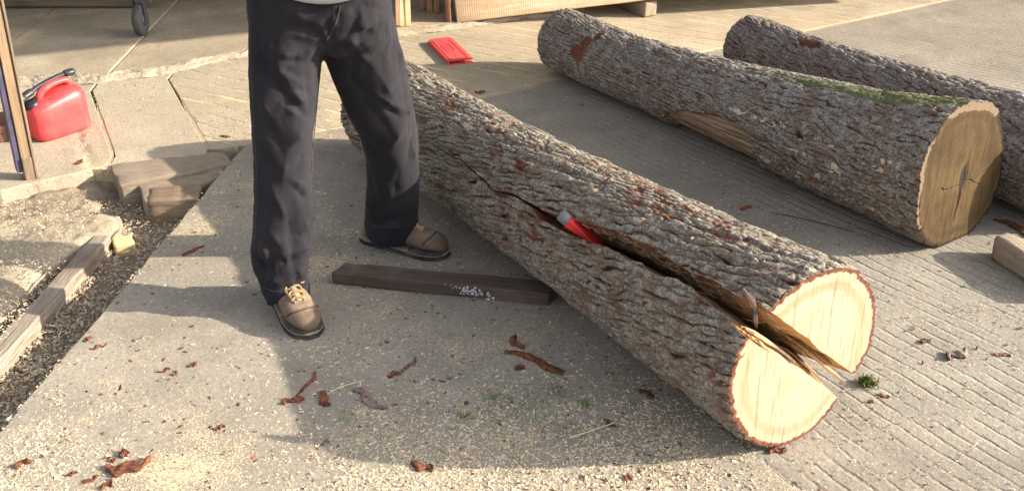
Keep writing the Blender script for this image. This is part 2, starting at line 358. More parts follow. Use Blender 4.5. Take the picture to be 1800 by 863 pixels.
# ------------------------------------------------------------------ bark and logs
def bark_mat(name, plate_a, plate_b, fur, red=(.19, .068, .034)):
    s = S(name); p = s.co()
    pl = s.at('plate'); rd = s.at('rnd'); f = s.noise(p, 120, 4, .7); m = s.noise(p, 35, 4, .6)
    col = s.mix(rd, plate_a, plate_b)
    col = s.mix(s.ramp(m, [(.40, 0), (.62, 1)]), col, tuple(c * .62 for c in plate_a))
    col = s.mix(s.ramp(f, [(.47, 0), (.60, .8)]), col, tuple(min(1, c * 1.45) for c in plate_b))
    col = s.mix(s.ramp(s.noise(p, 14, 5, .7), [(.50, 0), (.64, .7)]), col, (.13, .070, .045))
    brown = (.17, .085, .055)
    col = s.mix(s.ramp(pl, [(.0, 0), (.35, .2), (.7, 1)]), s.mix(m, fur, brown), col)
    col = s.mix(s.ramp(pl, [(.03, 1), (.40, 0)]), col, fur)
    rr = s.mix(f, tuple(c * .45 for c in red), red)
    col = s.mix(s.ramp(s.ma('ADD', s.at('red'), s.ma('MULTIPLY', s.ma('SUBTRACT', f, .5), .5)), [(.42, 0), (.58, .95)]), col, rr)
    col = s.mix(s.ramp(s.ma('ADD', s.at('pale'), s.ma('MULTIPLY', s.ma('SUBTRACT', f, .5), .6)), [(.45, 0), (.58, .9)]), col, (.46, .38, .30))
    col = s.mix(s.ramp(s.ma('ADD', s.at('green'), s.ma('MULTIPLY', s.ma('SUBTRACT', f, .5), .8)), [(.40, 0), (.62, .85)]), col, (.095, .11, .04))
    gr = s.noise(s.map(p, (18, 18, 60), (0, 0, 0)), 3, 5, .65, .8)
    bare = s.mix(s.ramp(s.ma('ADD', rd, s.ma('MULTIPLY', s.ma('SUBTRACT', f, .5), .5)), [(.15, 0), (.5, .55), (.9, 1)]), (.11, .072, .046), (.37, .275, .185))
    col = s.mix(s.ramp(s.at('bare'), [(.45, 0), (.55, 1)]), col, bare)
    n = s.bump(s.ma('ADD', f, s.ma('MULTIPLY', m, .5)), .7, .003)
    return s.out(col, .9, n, .25)
M_BARK1 = bark_mat('bark_grey_brown', (.140, .116, .090), (.225, .198, .160), (.018, .0125, .010))
M_BARK2 = bark_mat('bark_blue_grey', (.128, .114, .098), (.218, .20, .176), (.020, .0145, .012))
M_BARK3 = bark_mat('bark_dark', (.125, .108, .098), (.205, .185, .168), (.022, .016, .014))

def bark_height(t, c, seed, cs=.03, ls=.16, skew=-.2, amp=.011):
    """t along the log, c round it (metres) -> radial height, plate mask, flake value: long interlacing furrows, cross cracks, layered flakes"""
    cc = c + skew * t + .014 * fbm(t / .11, c / .08, seed + 40, 3); tw = t + .02 * fbm(t / .08 + 5, c / .05, seed + 44, 3)
    n1 = fbm(tw / ls, cc / cs, seed, 3, .45); n2 = fbm(tw / (ls * .6) + 7, cc / (cs * .62) + 3, seed + 5, 3, .45)
    lowf = .55 + .45 * vn(t / .22, c / .13, seed + 8)
    fu1 = np.exp(-(n1 / .085) ** 2); fu2 = np.exp(-(n2 / .075) ** 2) * (.45 + .4 * vn(t / .1, c / .06, seed + 9))
    f1, f2, r, dx = worley(tw / (ls * .42), cc / (cs * .95), seed + 20)
    ck = (1 - sst(.0, .16, f2 - f1)) * (.25 + .40 * _h(np.floor(r * 97), np.floor(r * 31), seed))
    w1 = fbm(t / .17, c / .075, seed + 70, 4, .5) * 1.35; w2 = fbm(t / .12 + 4, c / .06, seed + 75, 4, .5) * 1.5
    s1 = np.abs(((c + skew * t) / cs + w1) % 1 - .5) * 2; s2 = np.abs(((c + skew * 1.25 * t) / (cs * .8) + w2 + .37) % 1 - .5) * 2
    mk = sst(-.12, .12, fbm(t / .10, c / .05, seed + 80, 3)); wv = .62 + .16 * vn(t / .06, c / .03, seed + 82)
    st = np.maximum(sst(wv, 1.02, s1) * mk, sst(wv, 1.02, s2) * (1 - mk)) * (.55 + .45 * sst(-.5, .2, vn(t / .05, c / .02, seed + 84)))
    fur = np.maximum(np.maximum(st, fu1 * .55), ck * .9)
    q = fbm(tw / (ls * .35), cc / (cs * .6), seed + 30, 4, .6) * 3.2 + r * 2.2; fl = np.floor(q); lay = fl + sst(.0, .25, q - fl)
    h = amp * (.45 - 1.1 * fur) + amp * .17 * lay + amp * .18 * (r - .5) + amp * .12 * dx * (1 - fur)
    h = h + amp * .13 * fbm(t / .016, c / .008, seed + 60, 3) + amp * .13 * fbm(t / .005, c / .004, seed + 63, 2)
    return h, np.clip(1 - fur * 1.15, 0, 1), np.clip(.5 * r + .5 * (q - fl), 0, 1)
def log_frame(L):
    A = Vector((L['A'][0], L['A'][1], L['R'][0])); B = Vector((L['B'][0], L['B'][1], L['R'][1]))
    ax = (B - A); ln = ax.length; ax.normalize(); h = Vector((0, 0, 1)).cross(ax); h.normalize()
    if h.x < 0: h = -h
    up = ax.cross(h)
    if up.z < 0: up = -up
    return np.array(A), np.array(ax), np.array(h), np.array(up), ln
def to_xyz(fr, t, r, th):
    A, ax, h, up, ln = fr
    return A + t[..., None] * ax + (r * np.cos(th))[..., None] * h + (r * np.sin(th))[..., None] * up
def blob(t, th, t0, th0, rt, rth, seed, sharp=1.0):
    """soft irregular patch mask centred at t0, th0 (degrees)"""
    dth = (np.degrees(th) - th0 + 180) % 360 - 180
    d = np.hypot((t - t0) / rt, dth / rth) + .45 * fbm(t / .05, th * 4, seed, 4)
    return np.clip(1.0 - .5 * d * sharp, 0, 1)

# ---------- the split log
LOG1 = dict(A=(.6921, 1.9315), B=(-.4884, 3.7130), R=(.2433, .1926), mid=-.0207)
F1 = log_frame(LOG1); LN1 = F1[4]
rim1_th = np.radians([-180, -166, -149, -125, -96, -72, -48, -30, -12, 9, 35, 59, 84, 106, 114, 124, 144, 163, 180])
rim1_r = np.array([.248, .239, .232, .232, .243, .248, .238, .240, .256, .255, .251, .249, .242, .243, .245, .245, .262, .257, .248])
def R1(t, th):
    s = t / LN1; base = LOG1['R'][0] + (LOG1['R'][1] - LOG1['R'][0]) * s + 4 * LOG1['mid'] * s * (1 - s)
    tw = (th + np.pi) % (2 * np.pi) - np.pi
    out = np.interp(tw, rim1_th, rim1_r) / .2433
    k = np.clip(1 - t / .6, 0, 1)
    return base * (1 + (out - 1) * k) * (1 + .02 * fbm(t / .4, np.cos(th) * 1.3 + np.sin(th) * 1.1, 71, 2)) + .012 * np.clip((t - 1.75) / .35, 0, 1)
CK_END = 1.62
up_t = [0, .05, .088, .163, .242, .304, .441, .547, .668, .74, .81, .88, .968, 1.027, 1.093, 1.182, 1.27, 1.30]
up_th = [126.9, 127.5, 128.3, 128.4, 131, 129, 128, 131.5, 137, 141.5, 144.6, 145.4, 146.6, 148.4, 153.3, 150.5, 146.8, 146]
lo_t = [0, .014, .058, .147, .27, .325, .484, .572, .666, .735, .842, .89, .974, 1.093, 1.182, 1.267, 1.30]
lo_th = [144.5, 144.4, 140.5, 139.0, 138.6, 141.2, 142.6, 146.6, 150.4, 150.8, 153.2, 148.0, 149.0, 154.2, 151.1, 147.2, 146]
def crack(t, jag=True):
    u = np.interp(t, up_t, up_th); l = np.interp(t, lo_t, lo_th)
    j = (fbm(t / .05, t * 0, 90, 3) * 1.6) * (t > .04); j2 = fbm(t / .045, t * 0 + 3, 95, 3) * 1.4 * np.clip((CK_END - t) / .3, 0, 1) * (t > .04)
    k = np.clip((t - 1.30) / .02, 0, 1); tail = 146 + 4 * fbm(t / .1, t * 0 + 9, 97, 2)
    u = (u + j) * (1 - k) + tail * k; l = np.maximum(l + j + j2, u) * (1 - k) + tail * k
    gapmin = 1.3 * sst(1.62, 1.30, t) if False else 1.4 * (1 - sst(1.25, 1.60, t)) * sst(.85, .95, t); l = np.maximum(l, u + gapmin)
    s = np.clip(t / .2, 0, 1)
    return np.radians(u), np.radians(l), np.radians(-29.6 + (-38.7 + 29.6) * s), np.radians(-47.8 + (-38.7 + 47.8) * s)   # upR, upL, botR, botL
def bark1(t, th):
    h, pl, r = bark_height(t, th * .225, 101, .030, .25, -.20, .0122)
    rd = np.zeros_like(t)
    for a in ((.55, 95, .22, 14, 1), (.48, 80, .16, 10, 2), (.80, 74, .16, 9, 3), (.66, 86, .10, 10, 3), (.80, 171, .10, 10, 4), (.62, 168, .06, 6, 5), (.98, 165, .10, 9, 6), (1.64, 99, .1, 14, 7), (1.32, 103, .12, 8, 8), (1.32, 77, .09, 9, 9), (.04, 178, .04, 8, 10), (.33, 88, .09, 9, 12), (1.1, 125, .1, 10, 13)):
        rd = np.maximum(rd, blob(t, th, a[0], a[1], a[2], a[3], 200 + a[4]) * 1.05)
    rd = rd * (.45 + .55 * vn(t / .03, th * 16, 300)) * (.75 + .5 * vn(t / .012, th * 30, 303)) * (1.5 - .4 * r) + .18 * np.clip(vn(t / .05, th * 8, 301), 0, 1)
    rd = np.maximum(rd, .75 * np.exp(-t / .012) * (pl < .5))
    pale = blob(t, th, 1.40, 112, .14, 9, 260) * .95 * (.55 + .45 * vn(t / .012, th * 30, 302))
    green = blob(t, th, 1.5, 150, .55, 24, 270) * .48 + blob(t, th, .17, 66, .05, 5, 271) * .7
    h = h - .006 * np.clip(rd - .45, 0, 1) * 2
    return h, pl, r, rd, pale, green
def bark_attrs(me, pl, r, rd, pale, green, bare):
    for n, v in (('plate', pl), ('rnd', r), ('red', rd), ('pale', pale), ('green', green), ('bare', bare)): attr(me, n, v)
split = tag(empty('split_log', F1[0] + F1[1] * LN1 / 2 - np.array([0, 0, .2])), 'big oak log split open lengthwise with pale fresh-cut end, red wedge in its crack', 'log')
# end grain and inner wood
def endgrain(name, c_core, c_sap, c_ring, barkc, thick, stain=0, lichen=False):
    s = S(name); p = s.co(); ed = s.at('edge'); rad = s.at('rad')
    n = s.noise(p, 60, 4, .65); z = s.noise(s.map(p, (110, 110, 5)), 1.0, 5, .7); blot = s.noise(p, 7, 4, .6)
    col = s.mix(s.ramp(blot, [(.35, 0), (.65, 1)]), c_core, c_sap)
    ring = s.ma('PINGPONG', s.ma('MULTIPLY', s.ma('ADD', rad, s.ma('MULTIPLY', blot, .03)), 34), 1.0)
    col = s.mix(s.ma('MULTIPLY', ring, .12), col, c_ring)
    band = s.ramp(ed, [(.0, 0), (.026, 0), (.034, .75), (.050, .55), (.056, 0)])
    col = s.mix(s.ma('MULTIPLY', band, s.ramp(blot, [(.3, .2), (.6, 1)])), col, c_ring)
    col = s.mix(s.ramp(z, [(.30, .9), (.47, 0)]), col, tuple(c * .62 for c in c_ring))
    if stain:
        col = s.mix(s.ma('MULTIPLY', s.ramp(s.noise(p, 9, 5, .7, .5), [(.42, 0), (.7, 1)]), stain), col, (.030, .019, .009))
        sw = s.ma('PINGPONG', s.ma('MULTIPLY', s.node('SeparateXYZ', {'Vector': s.map(p, (1, 1, 1), (0, .5, .3))}).outputs[2], 90), 1.0)
        col = s.mix(s.ma('MULTIPLY', sw, .18), col, (.028, .018, .009))
    bk = s.mix(s.ramp(n, [(.35, 0), (.65, 1)]), tuple(c * .45 for c in barkc), barkc)
    e2 = s.ma('ADD', ed, s.ma('MULTIPLY', s.ma('SUBTRACT', n, .5), .010))
    col = s.mix(s.ramp(e2, [(thick * .85, 1), (thick, 0)]), col, bk)
    if lichen:
        col = s.mix(s.ramp(s.ma('ADD', s.at('pale'), s.ma('MULTIPLY', s.ma('SUBTRACT', s.noise(p, 45, 3), .5), 1.2)), [(.55, 0), (.62, .95)]), col, (.15, .108, .072))
        ck = s.at('crack'); col = s.mix(s.ramp(ck, [(.3, 0), (.7, 1)]), col, (.025, .018, .013))
    return s.out(col, .8, s.bump(s.ma('ADD', z, s.ma('MULTIPLY', n, .4)), .35, .004), .1)
M_END1 = endgrain('fresh_end_grain', (.325, .245, .16), (.365, .285, .195), (.25, .16, .09), (.15, .06, .035), .011)
def inner_mat():
    s = S('split_wood'); p = s.co(); d = s.at('depth'); tt = s.at('along')
    nrm = F1[1]; a = math.atan2(nrm[1], nrm[0])
    q = s.map(s.map(p, (1, 1, 1), (0, 0, -a)), (3, 90, 90)); g = s.noise(q, 1.0, 6, .65, .4)
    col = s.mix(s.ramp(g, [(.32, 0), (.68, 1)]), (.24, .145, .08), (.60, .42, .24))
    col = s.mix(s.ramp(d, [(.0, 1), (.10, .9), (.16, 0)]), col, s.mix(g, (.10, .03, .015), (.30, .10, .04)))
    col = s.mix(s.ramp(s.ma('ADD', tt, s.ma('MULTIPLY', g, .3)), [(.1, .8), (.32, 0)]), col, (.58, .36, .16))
    return s.out(col, .8, s.bump(g, .8, .008), .25)
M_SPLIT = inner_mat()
NT = 560
ts = np.concatenate([np.linspace(0, .06, 30)[:-1], np.linspace(.06, LN1, NT - 29)])
CR = crack(ts)
def half(side):
    m = 210 if side < 0 else 210
    if side < 0: a0, a1 = CR[1], CR[3] + 2 * np.pi
    else: a0, a1 = CR[2], CR[0]
    u = np.linspace(0, 1, m); TH = a0[:, None] + (a1 - a0)[:, None] * u[None, :]; T = np.repeat(ts[:, None], m, 1)
    h, pl, r, rd, pale, green = bark1(T, TH)
    R = R1(T, TH) + h * (.4 + .6 * sst(0, .03, T)) - .006
    # rim: ragged saw cut, slight rounding where bark broke at the cut
    R = R - .003 * np.exp(-T / .006) * (.5 + .5 * vn(TH * 45, T * 0, 55))
    # crack lips
    Te = T + np.exp(-T / .01) * 0
    V = to_xyz(F1, Te, R, TH)
    V[..., 2] = np.maximum(V[..., 2], .004)
    me = mesh_np(V.reshape(-1, 3), grid_faces(len(ts), m, flip=False))
    bark_attrs(me, pl, r, rd, pale, green, T * 0)
    o = link('log_half', me, M_BARK1, split)
    # end grain: between rim and split chord
    c0, c1 = V[0, 0], V[0, -1]; chord = c0 + (c1 - c0) * u[:, None]
    nseg = 26; K = np.linspace(0, 1, nseg)
    ch = chord + (F1[2] * .68 + F1[3] * .735) * (fbm(u * 7, u * 0, 31 + side, 4) * .006 * np.sin(np.pi * u))[:, None]
    P = ch[None] + (V[0][None] - ch[None]) * K[:, None, None]
    ed = np.linalg.norm(P - V[0][None], axis=-1); ed = np.minimum(ed, 1)
    A = F1[0]; rad = np.linalg.norm(P - A, axis=-1)
    rim_d = np.array([[np.min(np.linalg.norm(V[0] - q, axis=1)) for q in row] for row in P])
    em = mesh_np(P.reshape(-1, 3), grid_faces(nseg, m)); attr(em, 'edge', rim_d); attr(em, 'rad', rad)
    e = link('end_grain', em, M_END1, o)
    # far end cap
    cf = V[-1].mean(0); fm = mesh_np(np.concatenate([np.stack([V[-1], cf + (V[-1] - cf) * .5, np.repeat(cf[None], m, 0)])]).reshape(-1, 3), grid_faces(3, m)); attr(fm, 'edge', np.full(3 * m, .1)); attr(fm, 'rad', np.full(3 * m, .1))
    link('end_grain', fm, M_END1, o)
    # split face
    ni = int((ts < CK_END).sum()); ms = 34; w_ = np.linspace(0, 1, ms)
    e0, e1 = V[:ni, 0], V[:ni, -1]
    SF = e0[:, None] + (e1 - e0)[:, None] * w_[None, :, None]
    TT = np.repeat(ts[:ni, None], ms, 1); WW = np.repeat(w_[None], ni, 0)
    nz = .010 * fbm(TT / .25, WW * 9, 400 + side, 4) + .012 * fbm(TT / .5, WW * 3, 405, 2)
    nz = nz * np.sin(np.pi * WW) ** .5
    nz[:1] = 0
    base = fbm(u * 7, u * 0, 31 + side, 4) * .006 * np.sin(np.pi * u); k0 = np.exp(-TT / .03)
    nz = nz * (1 - k0) + np.interp(w_, u, base)[None] * k0
    lim = np.clip((CK_END - TT) / .5, 0, 1)
    SF = SF + (nz * lim)[..., None] * (F1[2] * .68 + F1[3] * .735)
    sm = mesh_np(SF.reshape(-1, 3), grid_faces(ni, ms)); attr(sm, 'depth', np.minimum(WW, 1 - WW) * 1.0); attr(sm, 'along', TT)
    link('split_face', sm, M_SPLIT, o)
    return o, V
halfL, VL = half(-1); halfR, VR = half(1)
def sliver(name, par, p0, p1, w0, th, mat, seed, bend=.01):
    """a torn splinter tapering at both ends"""
    p0 = np.array(p0, float); p1 = np.array(p1, float); d = p1 - p0; L = np.linalg.norm(d); d /= L
    s1 = np.cross(d, [0, 0, 1.]); s1 /= np.linalg.norm(s1); s2 = np.cross(s1, d)
    n = 22; V = []
    for k in range(n):
        f = k / (n - 1); ww = w0 * (math.sin(math.pi * min(1, .12 + f * .9)) ** .6) * (1 + .35 * vn(np.array(f * 8), np.array(seed * 1.0), seed)); hh = th * (.4 + .6 * math.sin(math.pi * min(1, .1 + .85 * f)))
        c = p0 + d * L * f + s2 * bend * math.sin(math.pi * f) + s1 * bend * .6 * vn(np.array(f * 4), np.array(2.0), seed + 1)
        for a, b in ((1, 0), (.6, 1), (-.7, .8), (-1, 0), (-.5, -1), (.5, -.9)): V.append(c + s1 * ww * .5 * a + s2 * hh * .5 * b)
    me = mesh_np(V, grid_faces(n, 6, wrap=True)); bmx = bmesh.new(); bmx.from_mesh(me); bmesh.ops.holes_fill(bmx, edges=bmx.edges[:]); bmesh.ops.recalc_face_normals(bmx, faces=bmx.faces[:]); bmx.to_mesh(me); bmx.free()
    attr(me, 'depth', np.full(len(me.vertices), .5)); attr(me, 'along', np.full(len(me.vertices), .3)); return link(name, me, mat, par, False)
def onface(u, v, t=0.0):
    """sight line met with the log's cross-section plane t metres from the cut end"""
    d = np.array(ray(u, v)); A = F1[0] + F1[1] * t; c = np.array(CO); s = ((A - c) @ F1[1]) / (d @ F1[1]); return c + d * s
M_SPLD = wood('dark_splinter', (.10, .055, .03), (.22, .13, .07), (.035, .02, .012), 2)
M_SPLP = wood('pale_splinter', (.36, .225, .11), (.50, .335, .18), (.20, .10, .045), 2)
# ragged fingers of torn wood bridging the gap at the cut end
sliver('splinter', halfL, onface(1302, 574, .03), onface(1366, 612, -.004), .020, .012, M_SPLP, 5, .002)
sliver('splinter', halfL, onface(1308, 578, .02), onface(1400, 640, -.006), .014, .012, M_SPLD, 6, .004)
sliver('splinter', halfR, onface(1360, 575, .10), onface(1484, 672, -.012), .016, .010, M_SPLP, 7, .004)
sliver('splinter', halfR, onface(1345, 560, .12), onface(1462, 640, .004), .018, .012, M_SPLD, 8, .006)
sliver('splinter', halfR, onface(1370, 600, .16), onface(1424, 655, .03), .014, .010, M_SPLD, 9, .006)
def torn_fibres(par, V, side, seed, n=230):
    """thin torn fibres standing off the lips of the crack"""
    r = np.random.default_rng(seed); e = V[:, 0] if side < 0 else V[:, -1]; P = []; D = []
    ok = np.where((ts > .01) & (ts < .72))[0]; cen = F1[0][None] + ts[:, None] * F1[1][None]
    k = r.choice(ok, n); f = r.uniform(.06, .55, n)[:, None]
    P = e[k] + (cen[k] - e[k]) * f; d = -F1[1][None] * r.choice([1, 1, 1, -1], n)[:, None] + r.normal(0, .22, (n, 3)) + (F1[2] * .68 + F1[3] * .735)[None] * (-side) * -r.uniform(.05, .5, n)[:, None]
    d /= np.linalg.norm(d, axis=1)[:, None]; L = r.uniform(.012, .055, n)[:, None]; s1 = np.cross(d, r.normal(0, 1, (n, 3))); s1 /= np.linalg.norm(s1, axis=1)[:, None]; s2 = np.cross(d, s1); W = r.uniform(.0005, .0018, n)[:, None]
    V_ = np.stack([P + s1 * W, P - s1 * W * .5 + s2 * W * .8, P - s1 * W * .5 - s2 * W * .8, P + d * L * .6 + s1 * W * .8 + s2 * L * .05, P + d * L * .6 - s1 * W * .4 + s2 * L * .05, P + d * L * .6 - s2 * W + s2 * L * .05, P + d * L + s2 * L * .12], 1)
    F = np.arange(n)[:, None, None] * 7 + np.array([[0, 1, 4], [0, 4, 3], [1, 2, 5], [1, 5, 4], [2, 0, 3], [2, 3, 5], [3, 4, 6], [4, 5, 6], [5, 3, 6]])[None]
    o = link('torn_fibres', mesh_np(V_.reshape(-1, 3), F.reshape(-1, 3)), M_SPLP, par, False); o['kind'] = 'stuff'; return o
torn_fibres(halfR, VR, 1, 3, 260); torn_fibres(halfL, VL, -1, 4, 170)
_rs = random.Random(4)
for k in range(9):
    u0 = _rs.uniform(1325, 1400); v0 = 548 + (u0 - 1325) * .72 + _rs.uniform(4, 34); L_ = _rs.uniform(30, 80)
    sliver('splinter', halfR if k % 3 else halfL, onface(u0, v0, .10), onface(u0 + L_, v0 + L_ * .74 + _rs.uniform(-6, 8), _rs.uniform(-.006, .03)), _rs.uniform(.003, .008), _rs.uniform(.003, .006), M_SPLP if k % 2 else M_SPLD, 40 + k, .004)
# the loose strip of bark hanging across the gap
o = sliver('bark_strip', halfL, onface(1302, 518, .055) + np.array([0, 0, .015]), onface(1328, 585, .02) + np.array([0, 0, .012]), .026, .012, plain('bark_strip', (.060, .036, .027), .9, .2, .6, 90, 1.0, dirt=(.10, .078, .065)), 31, .012)

# ---------- the splitting wedge
def lathe(profile, n=20):
    V = []; F = []
    for z, r in profile:
        for k in range(n): a = 2 * math.pi * k / n; V.append((r * math.cos(a), r * math.sin(a), z))
    for i in range(len(profile) - 1):
        for k in range(n): F.append((i * n + k, i * n + (k + 1) % n, (i + 1) * n + (k + 1) % n, (i + 1) * n + k))
    F.append(tuple(range(n))[::-1]); F.append(tuple((len(profile) - 1) * n + k for k in range(n)))
    return V, F
head = Vector(onface(983, 370, .79)) + Vector((0, 0, .012)); tip = Vector(onface(1062, 432, .57))
# put head just proud of the bark
hd = np.array(ray(984, 376)); best = None
for sdep in np.linspace(2, 4, 2000):
    q = np.array(CO) + hd * sdep - F1[0]; t_ = q @ F1[1]; rr = math.hypot(q @ F1[2], q @ F1[3])
    if rr < .222: best = q + F1[0]; break
head = Vector(best)
td = np.array(ray(1044, 421))
for sdep in np.linspace(2, 4, 2000):
    q = np.array(CO) + td * sdep - F1[0]; rr = math.hypot(q @ F1[2], q @ F1[3])
    if rr < .130: tip = Vector(q + F1[0]); break
dirw = (tip - head).normalized(); WLEN = .145
wq = dirw.to_track_quat('-Z', 'Y').to_matrix().to_4x4(); wedge_m = Matrix.Translation(head) @ wq
M_RED = plain('red_paint', (.62, .022, .026), .38, .5, .12, 30, .1, dirt=(.30, .02, .02))
M_ALU = plain('battered_alloy', (.20, .20, .20), .6, .4, .35, 60, .6, .5)
wedge = tag(empty('splitting_wedge', head), 'red splitting wedge with a battered grey head driven into the log crack', 'wedge')
V, F = lathe([(.0, .0150), (-.004, .0178), (-.018, .0190), (-.028, .0195), (-.034, .0195)], 24)
V = [Vector(v) for v in V]
link('head_cap', mesh_py([wedge_m @ v for v in V], F), M_ALU, wedge)
# fluted body flattening to an edge
n = 40; V = []; prof = np.linspace(.031, WLEN, 26)
for z in prof:
    f = (z - .031) / (WLEN - .031); rx = .0215 + .007 * f; ry = .0215 * (1 - f) + .003 * f
    for k in range(n):
        a = 2 * math.pi * k / n; fl_ = 1 - .16 * max(0, math.cos(2 * a)) ** 6 * max(0, 1 - f * 1.2) * (f > .02)
        ca, sa = math.cos(a), math.sin(a); e = 2.6
        V.append(wedge_m @ Vector((rx * fl_ * math.copysign(abs(ca) ** (2 / e), ca), ry * fl_ * math.copysign(abs(sa) ** (2 / e), sa), -z)))
me = mesh_np(V, grid_faces(len(prof), n, wrap=True)); b_ = bmesh.new(); b_.from_mesh(me); bmesh.ops.holes_fill(b_, edges=b_.edges[:]); bmesh.ops.recalc_face_normals(b_, faces=b_.faces[:]); b_.to_mesh(me); b_.free()
link('wedge_body', me, M_RED, wedge)

# ---------- whole logs
def whole_log(name, L, rimfn, seed, mat, masks, nt, m, bk, t_lo=0):
    fr = log_frame(L); ln = fr[4]
    t = np.concatenate([np.linspace(0, .04, 14)[:-1], np.linspace(.04, ln, nt - 13)]); th = np.linspace(-.5 * np.pi, 1.5 * np.pi, m, endpoint=False)
    T, TH = np.meshgrid(t, th, indexing='ij')
    # noise wraps: blend two copies over the underside seam
    cR = L['R'][0] * .9
    h, pl, r = bark_height(T, TH * cR, seed, *bk)
    h2, pl2, r2 = bark_height(T, (TH - 2 * np.pi) * cR, seed, *bk)
    k = sst(1.3 * np.pi, 1.5 * np.pi, TH); h = h * (1 - k) + h2 * k; pl = pl * (1 - k) + pl2 * k; r = r * (1 - k) + r2 * k
    s = T / ln; base = np.interp(T, np.linspace(0, ln, len(L['prof'])), L['prof']) if 'prof' in L else L['R'][0] + (L['R'][1] - L['R'][0]) * s
    R0 = base * rimfn(T, TH)
    rd, pale, green, bare, dh = masks(T, TH, h, pl)
    gw_ = .5 + .5 * fbm(T / .22 + .3 * TH, TH * 26, 47, 4, .65); r = np.where(bare > .3, np.clip(.5 + (gw_ - .5) * 1.6, 0, 1), r)
    R = R0 + h * (1 - np.clip(bare * 1.4, 0, 1)) + dh - .004
    V = to_xyz(fr, T, R, TH); mz_ = np.convolve(np.pad(to_xyz(fr, T, base, TH)[..., 2].min(1), 30, mode='edge'), np.ones(61) / 61, 'valid'); V[..., 2] -= np.maximum(mz_ + .002, 0)[:, None]; V[..., 2] = np.maximum(V[..., 2], .004)
    root = tag(empty(name, fr[0] + fr[1] * ln / 2 - np.array([0, 0, L['R'][0] * .9])))
    me = mesh_np(V.reshape(-1, 3), grid_faces(len(t), m, wrap=True)); bark_attrs(me, pl, r, rd, pale, green, bare)
    o = link('bark', me, mat, root)
    return root, o, V, fr, TH
def cap(par, V, fr, mat, extra=None, seg=40, flip=False):
    m = len(V); c = V.mean(0); K = np.linspace(0, 1, seg)
    P = c + (V[None] - c) * K[:, None, None]
    rim = np.array([[np.min(np.linalg.norm(V - q, axis=1)) for q in row] for row in P])
    ex = extra(P, c) if extra else {}
    P = P + fr[1] * ((.004 * ex['crack'] if 'crack' in ex else 0) + .0015 * fbm(P @ fr[2] * 60, P @ fr[3] * 8, 5, 4) * np.clip(rim / .01, 0, 1))[..., None]
    me = mesh_np(P.reshape(-1, 3), grid_faces(seg, m, wrap=True, flip=flip)); attr(me, 'edge', rim); attr(me, 'rad', np.linalg.norm(P - c, axis=-1))
    if extra:
        for n_, v in ex.items(): attr(me, n_, v)
    return link('end_grain', me, mat, par)
LOG2 = dict(A=(1.4694, 2.9577), B=(.2453, 4.7429), R=(.2497, .150), prof=[.25, .222, .203, .185, .170, .157, .148, .149, .151])
th2 = np.radians([-180, -145, -122, -81, -61, -40, -19, 6, 38, 60, 85, 106, 123, 137, 157, 175, 180]); r2t = np.array([.223, .232, .246, .25, .272, .285, .252, .226, .222, .246, .246, .268, .282, .270, .247, .223, .223])
def rim2(T, TH):
    tw = (TH + np.pi) % (2 * np.pi) - np.pi; k = np.clip(1 - T / .7, 0, 1) ** 1.3
    return 1 + (np.interp(tw, th2, r2t) / .25 - 1) * k + .03 * fbm(T / .5, np.cos(TH) + np.sin(TH) * .8, 31, 2)
def masks2(T, TH, h, pl):
    rd = np.zeros_like(T)
    rnd = random.Random(5)
    for k in range(26):
        rd = np.maximum(rd, blob(T, TH, rnd.uniform(.05, 2.1), rnd.uniform(80, 215), rnd.uniform(.03, .10), rnd.uniform(3, 8), 600 + k))
    rd = rd * (.5 + .5 * vn(T / .03, TH * 16, 610)) * (.8 + .4 * vn(T / .012, TH * 30, 611))
    hole = np.zeros_like(T)
    for t0, th0, a, b in ((1.87, 166, .05, 17), (1.84, 142, .035, 15), (1.80, 120, .022, 12)): hole = np.maximum(hole, blob(T, TH, t0, th0, a, b, 640))
    hm = sst(.45, .6, hole); rd = np.maximum(rd, hm)
    pale = np.zeros_like(T)
    for k in range(30):
        pale = np.maximum(pale, blob(T, TH, rnd.uniform(.1, .95), rnd.uniform(150, 225), rnd.uniform(.02, .09), rnd.uniform(2, 5), 660 + k))
    pale = np.maximum(pale, blob(T, TH, .68, 160, .2, 4, 700)); pale = np.maximum(pale, .9 * blob(T, TH, .95, 97, .35, 3, 701))
    pale = pale * (.6 + .4 * vn(T / .015, TH * 22, 702)) * (.6 + .5 * pl)
    green = blob(T, TH, .24, 99, .24, 14, 720) * .95 + blob(T, TH, .75, 95, .25, 10, 721) * .6
    # torn bare wood low on the near flank
    dth = np.degrees(TH)
    lo = np.interp(T, [.70, .76, .81, .935, 1.17, 1.27, 1.30], [222, 178, 176, 173, 190, 206, 230]); inside = (T > .74 + .02 * vn(TH * 9, T * 0, 33)) & (T < 1.28)
    bare = sst(-2, 3, (dth - lo) + 3 * fbm(T / .03, TH * 8, 44, 3)) * inside * (dth < 262)
    dh = -.022 * bare - .018 * hm + bare * .011 * fbm(T / .2 + .3 * TH, TH * 20, 45, 4, .6) + .004 * hm * fbm(T / .02, TH * 20, 46, 3)
    return rd, pale, green, bare, dh
log2, bark2, V2, F2, TH2 = whole_log('oak_log', LOG2, rim2, 500, M_BARK2, masks2, 470, 300, (.026, .17, .12, .0085))
tag(log2, 'whole oak log with weathered brown sawn end, mossy top and torn bare flank', 'log')
M_END2 = endgrain('weathered_end_grain', (.060, .037, .0155), (.090, .058, .025), (.045, .027, .012), (.032, .02, .014), .012, .75, True)
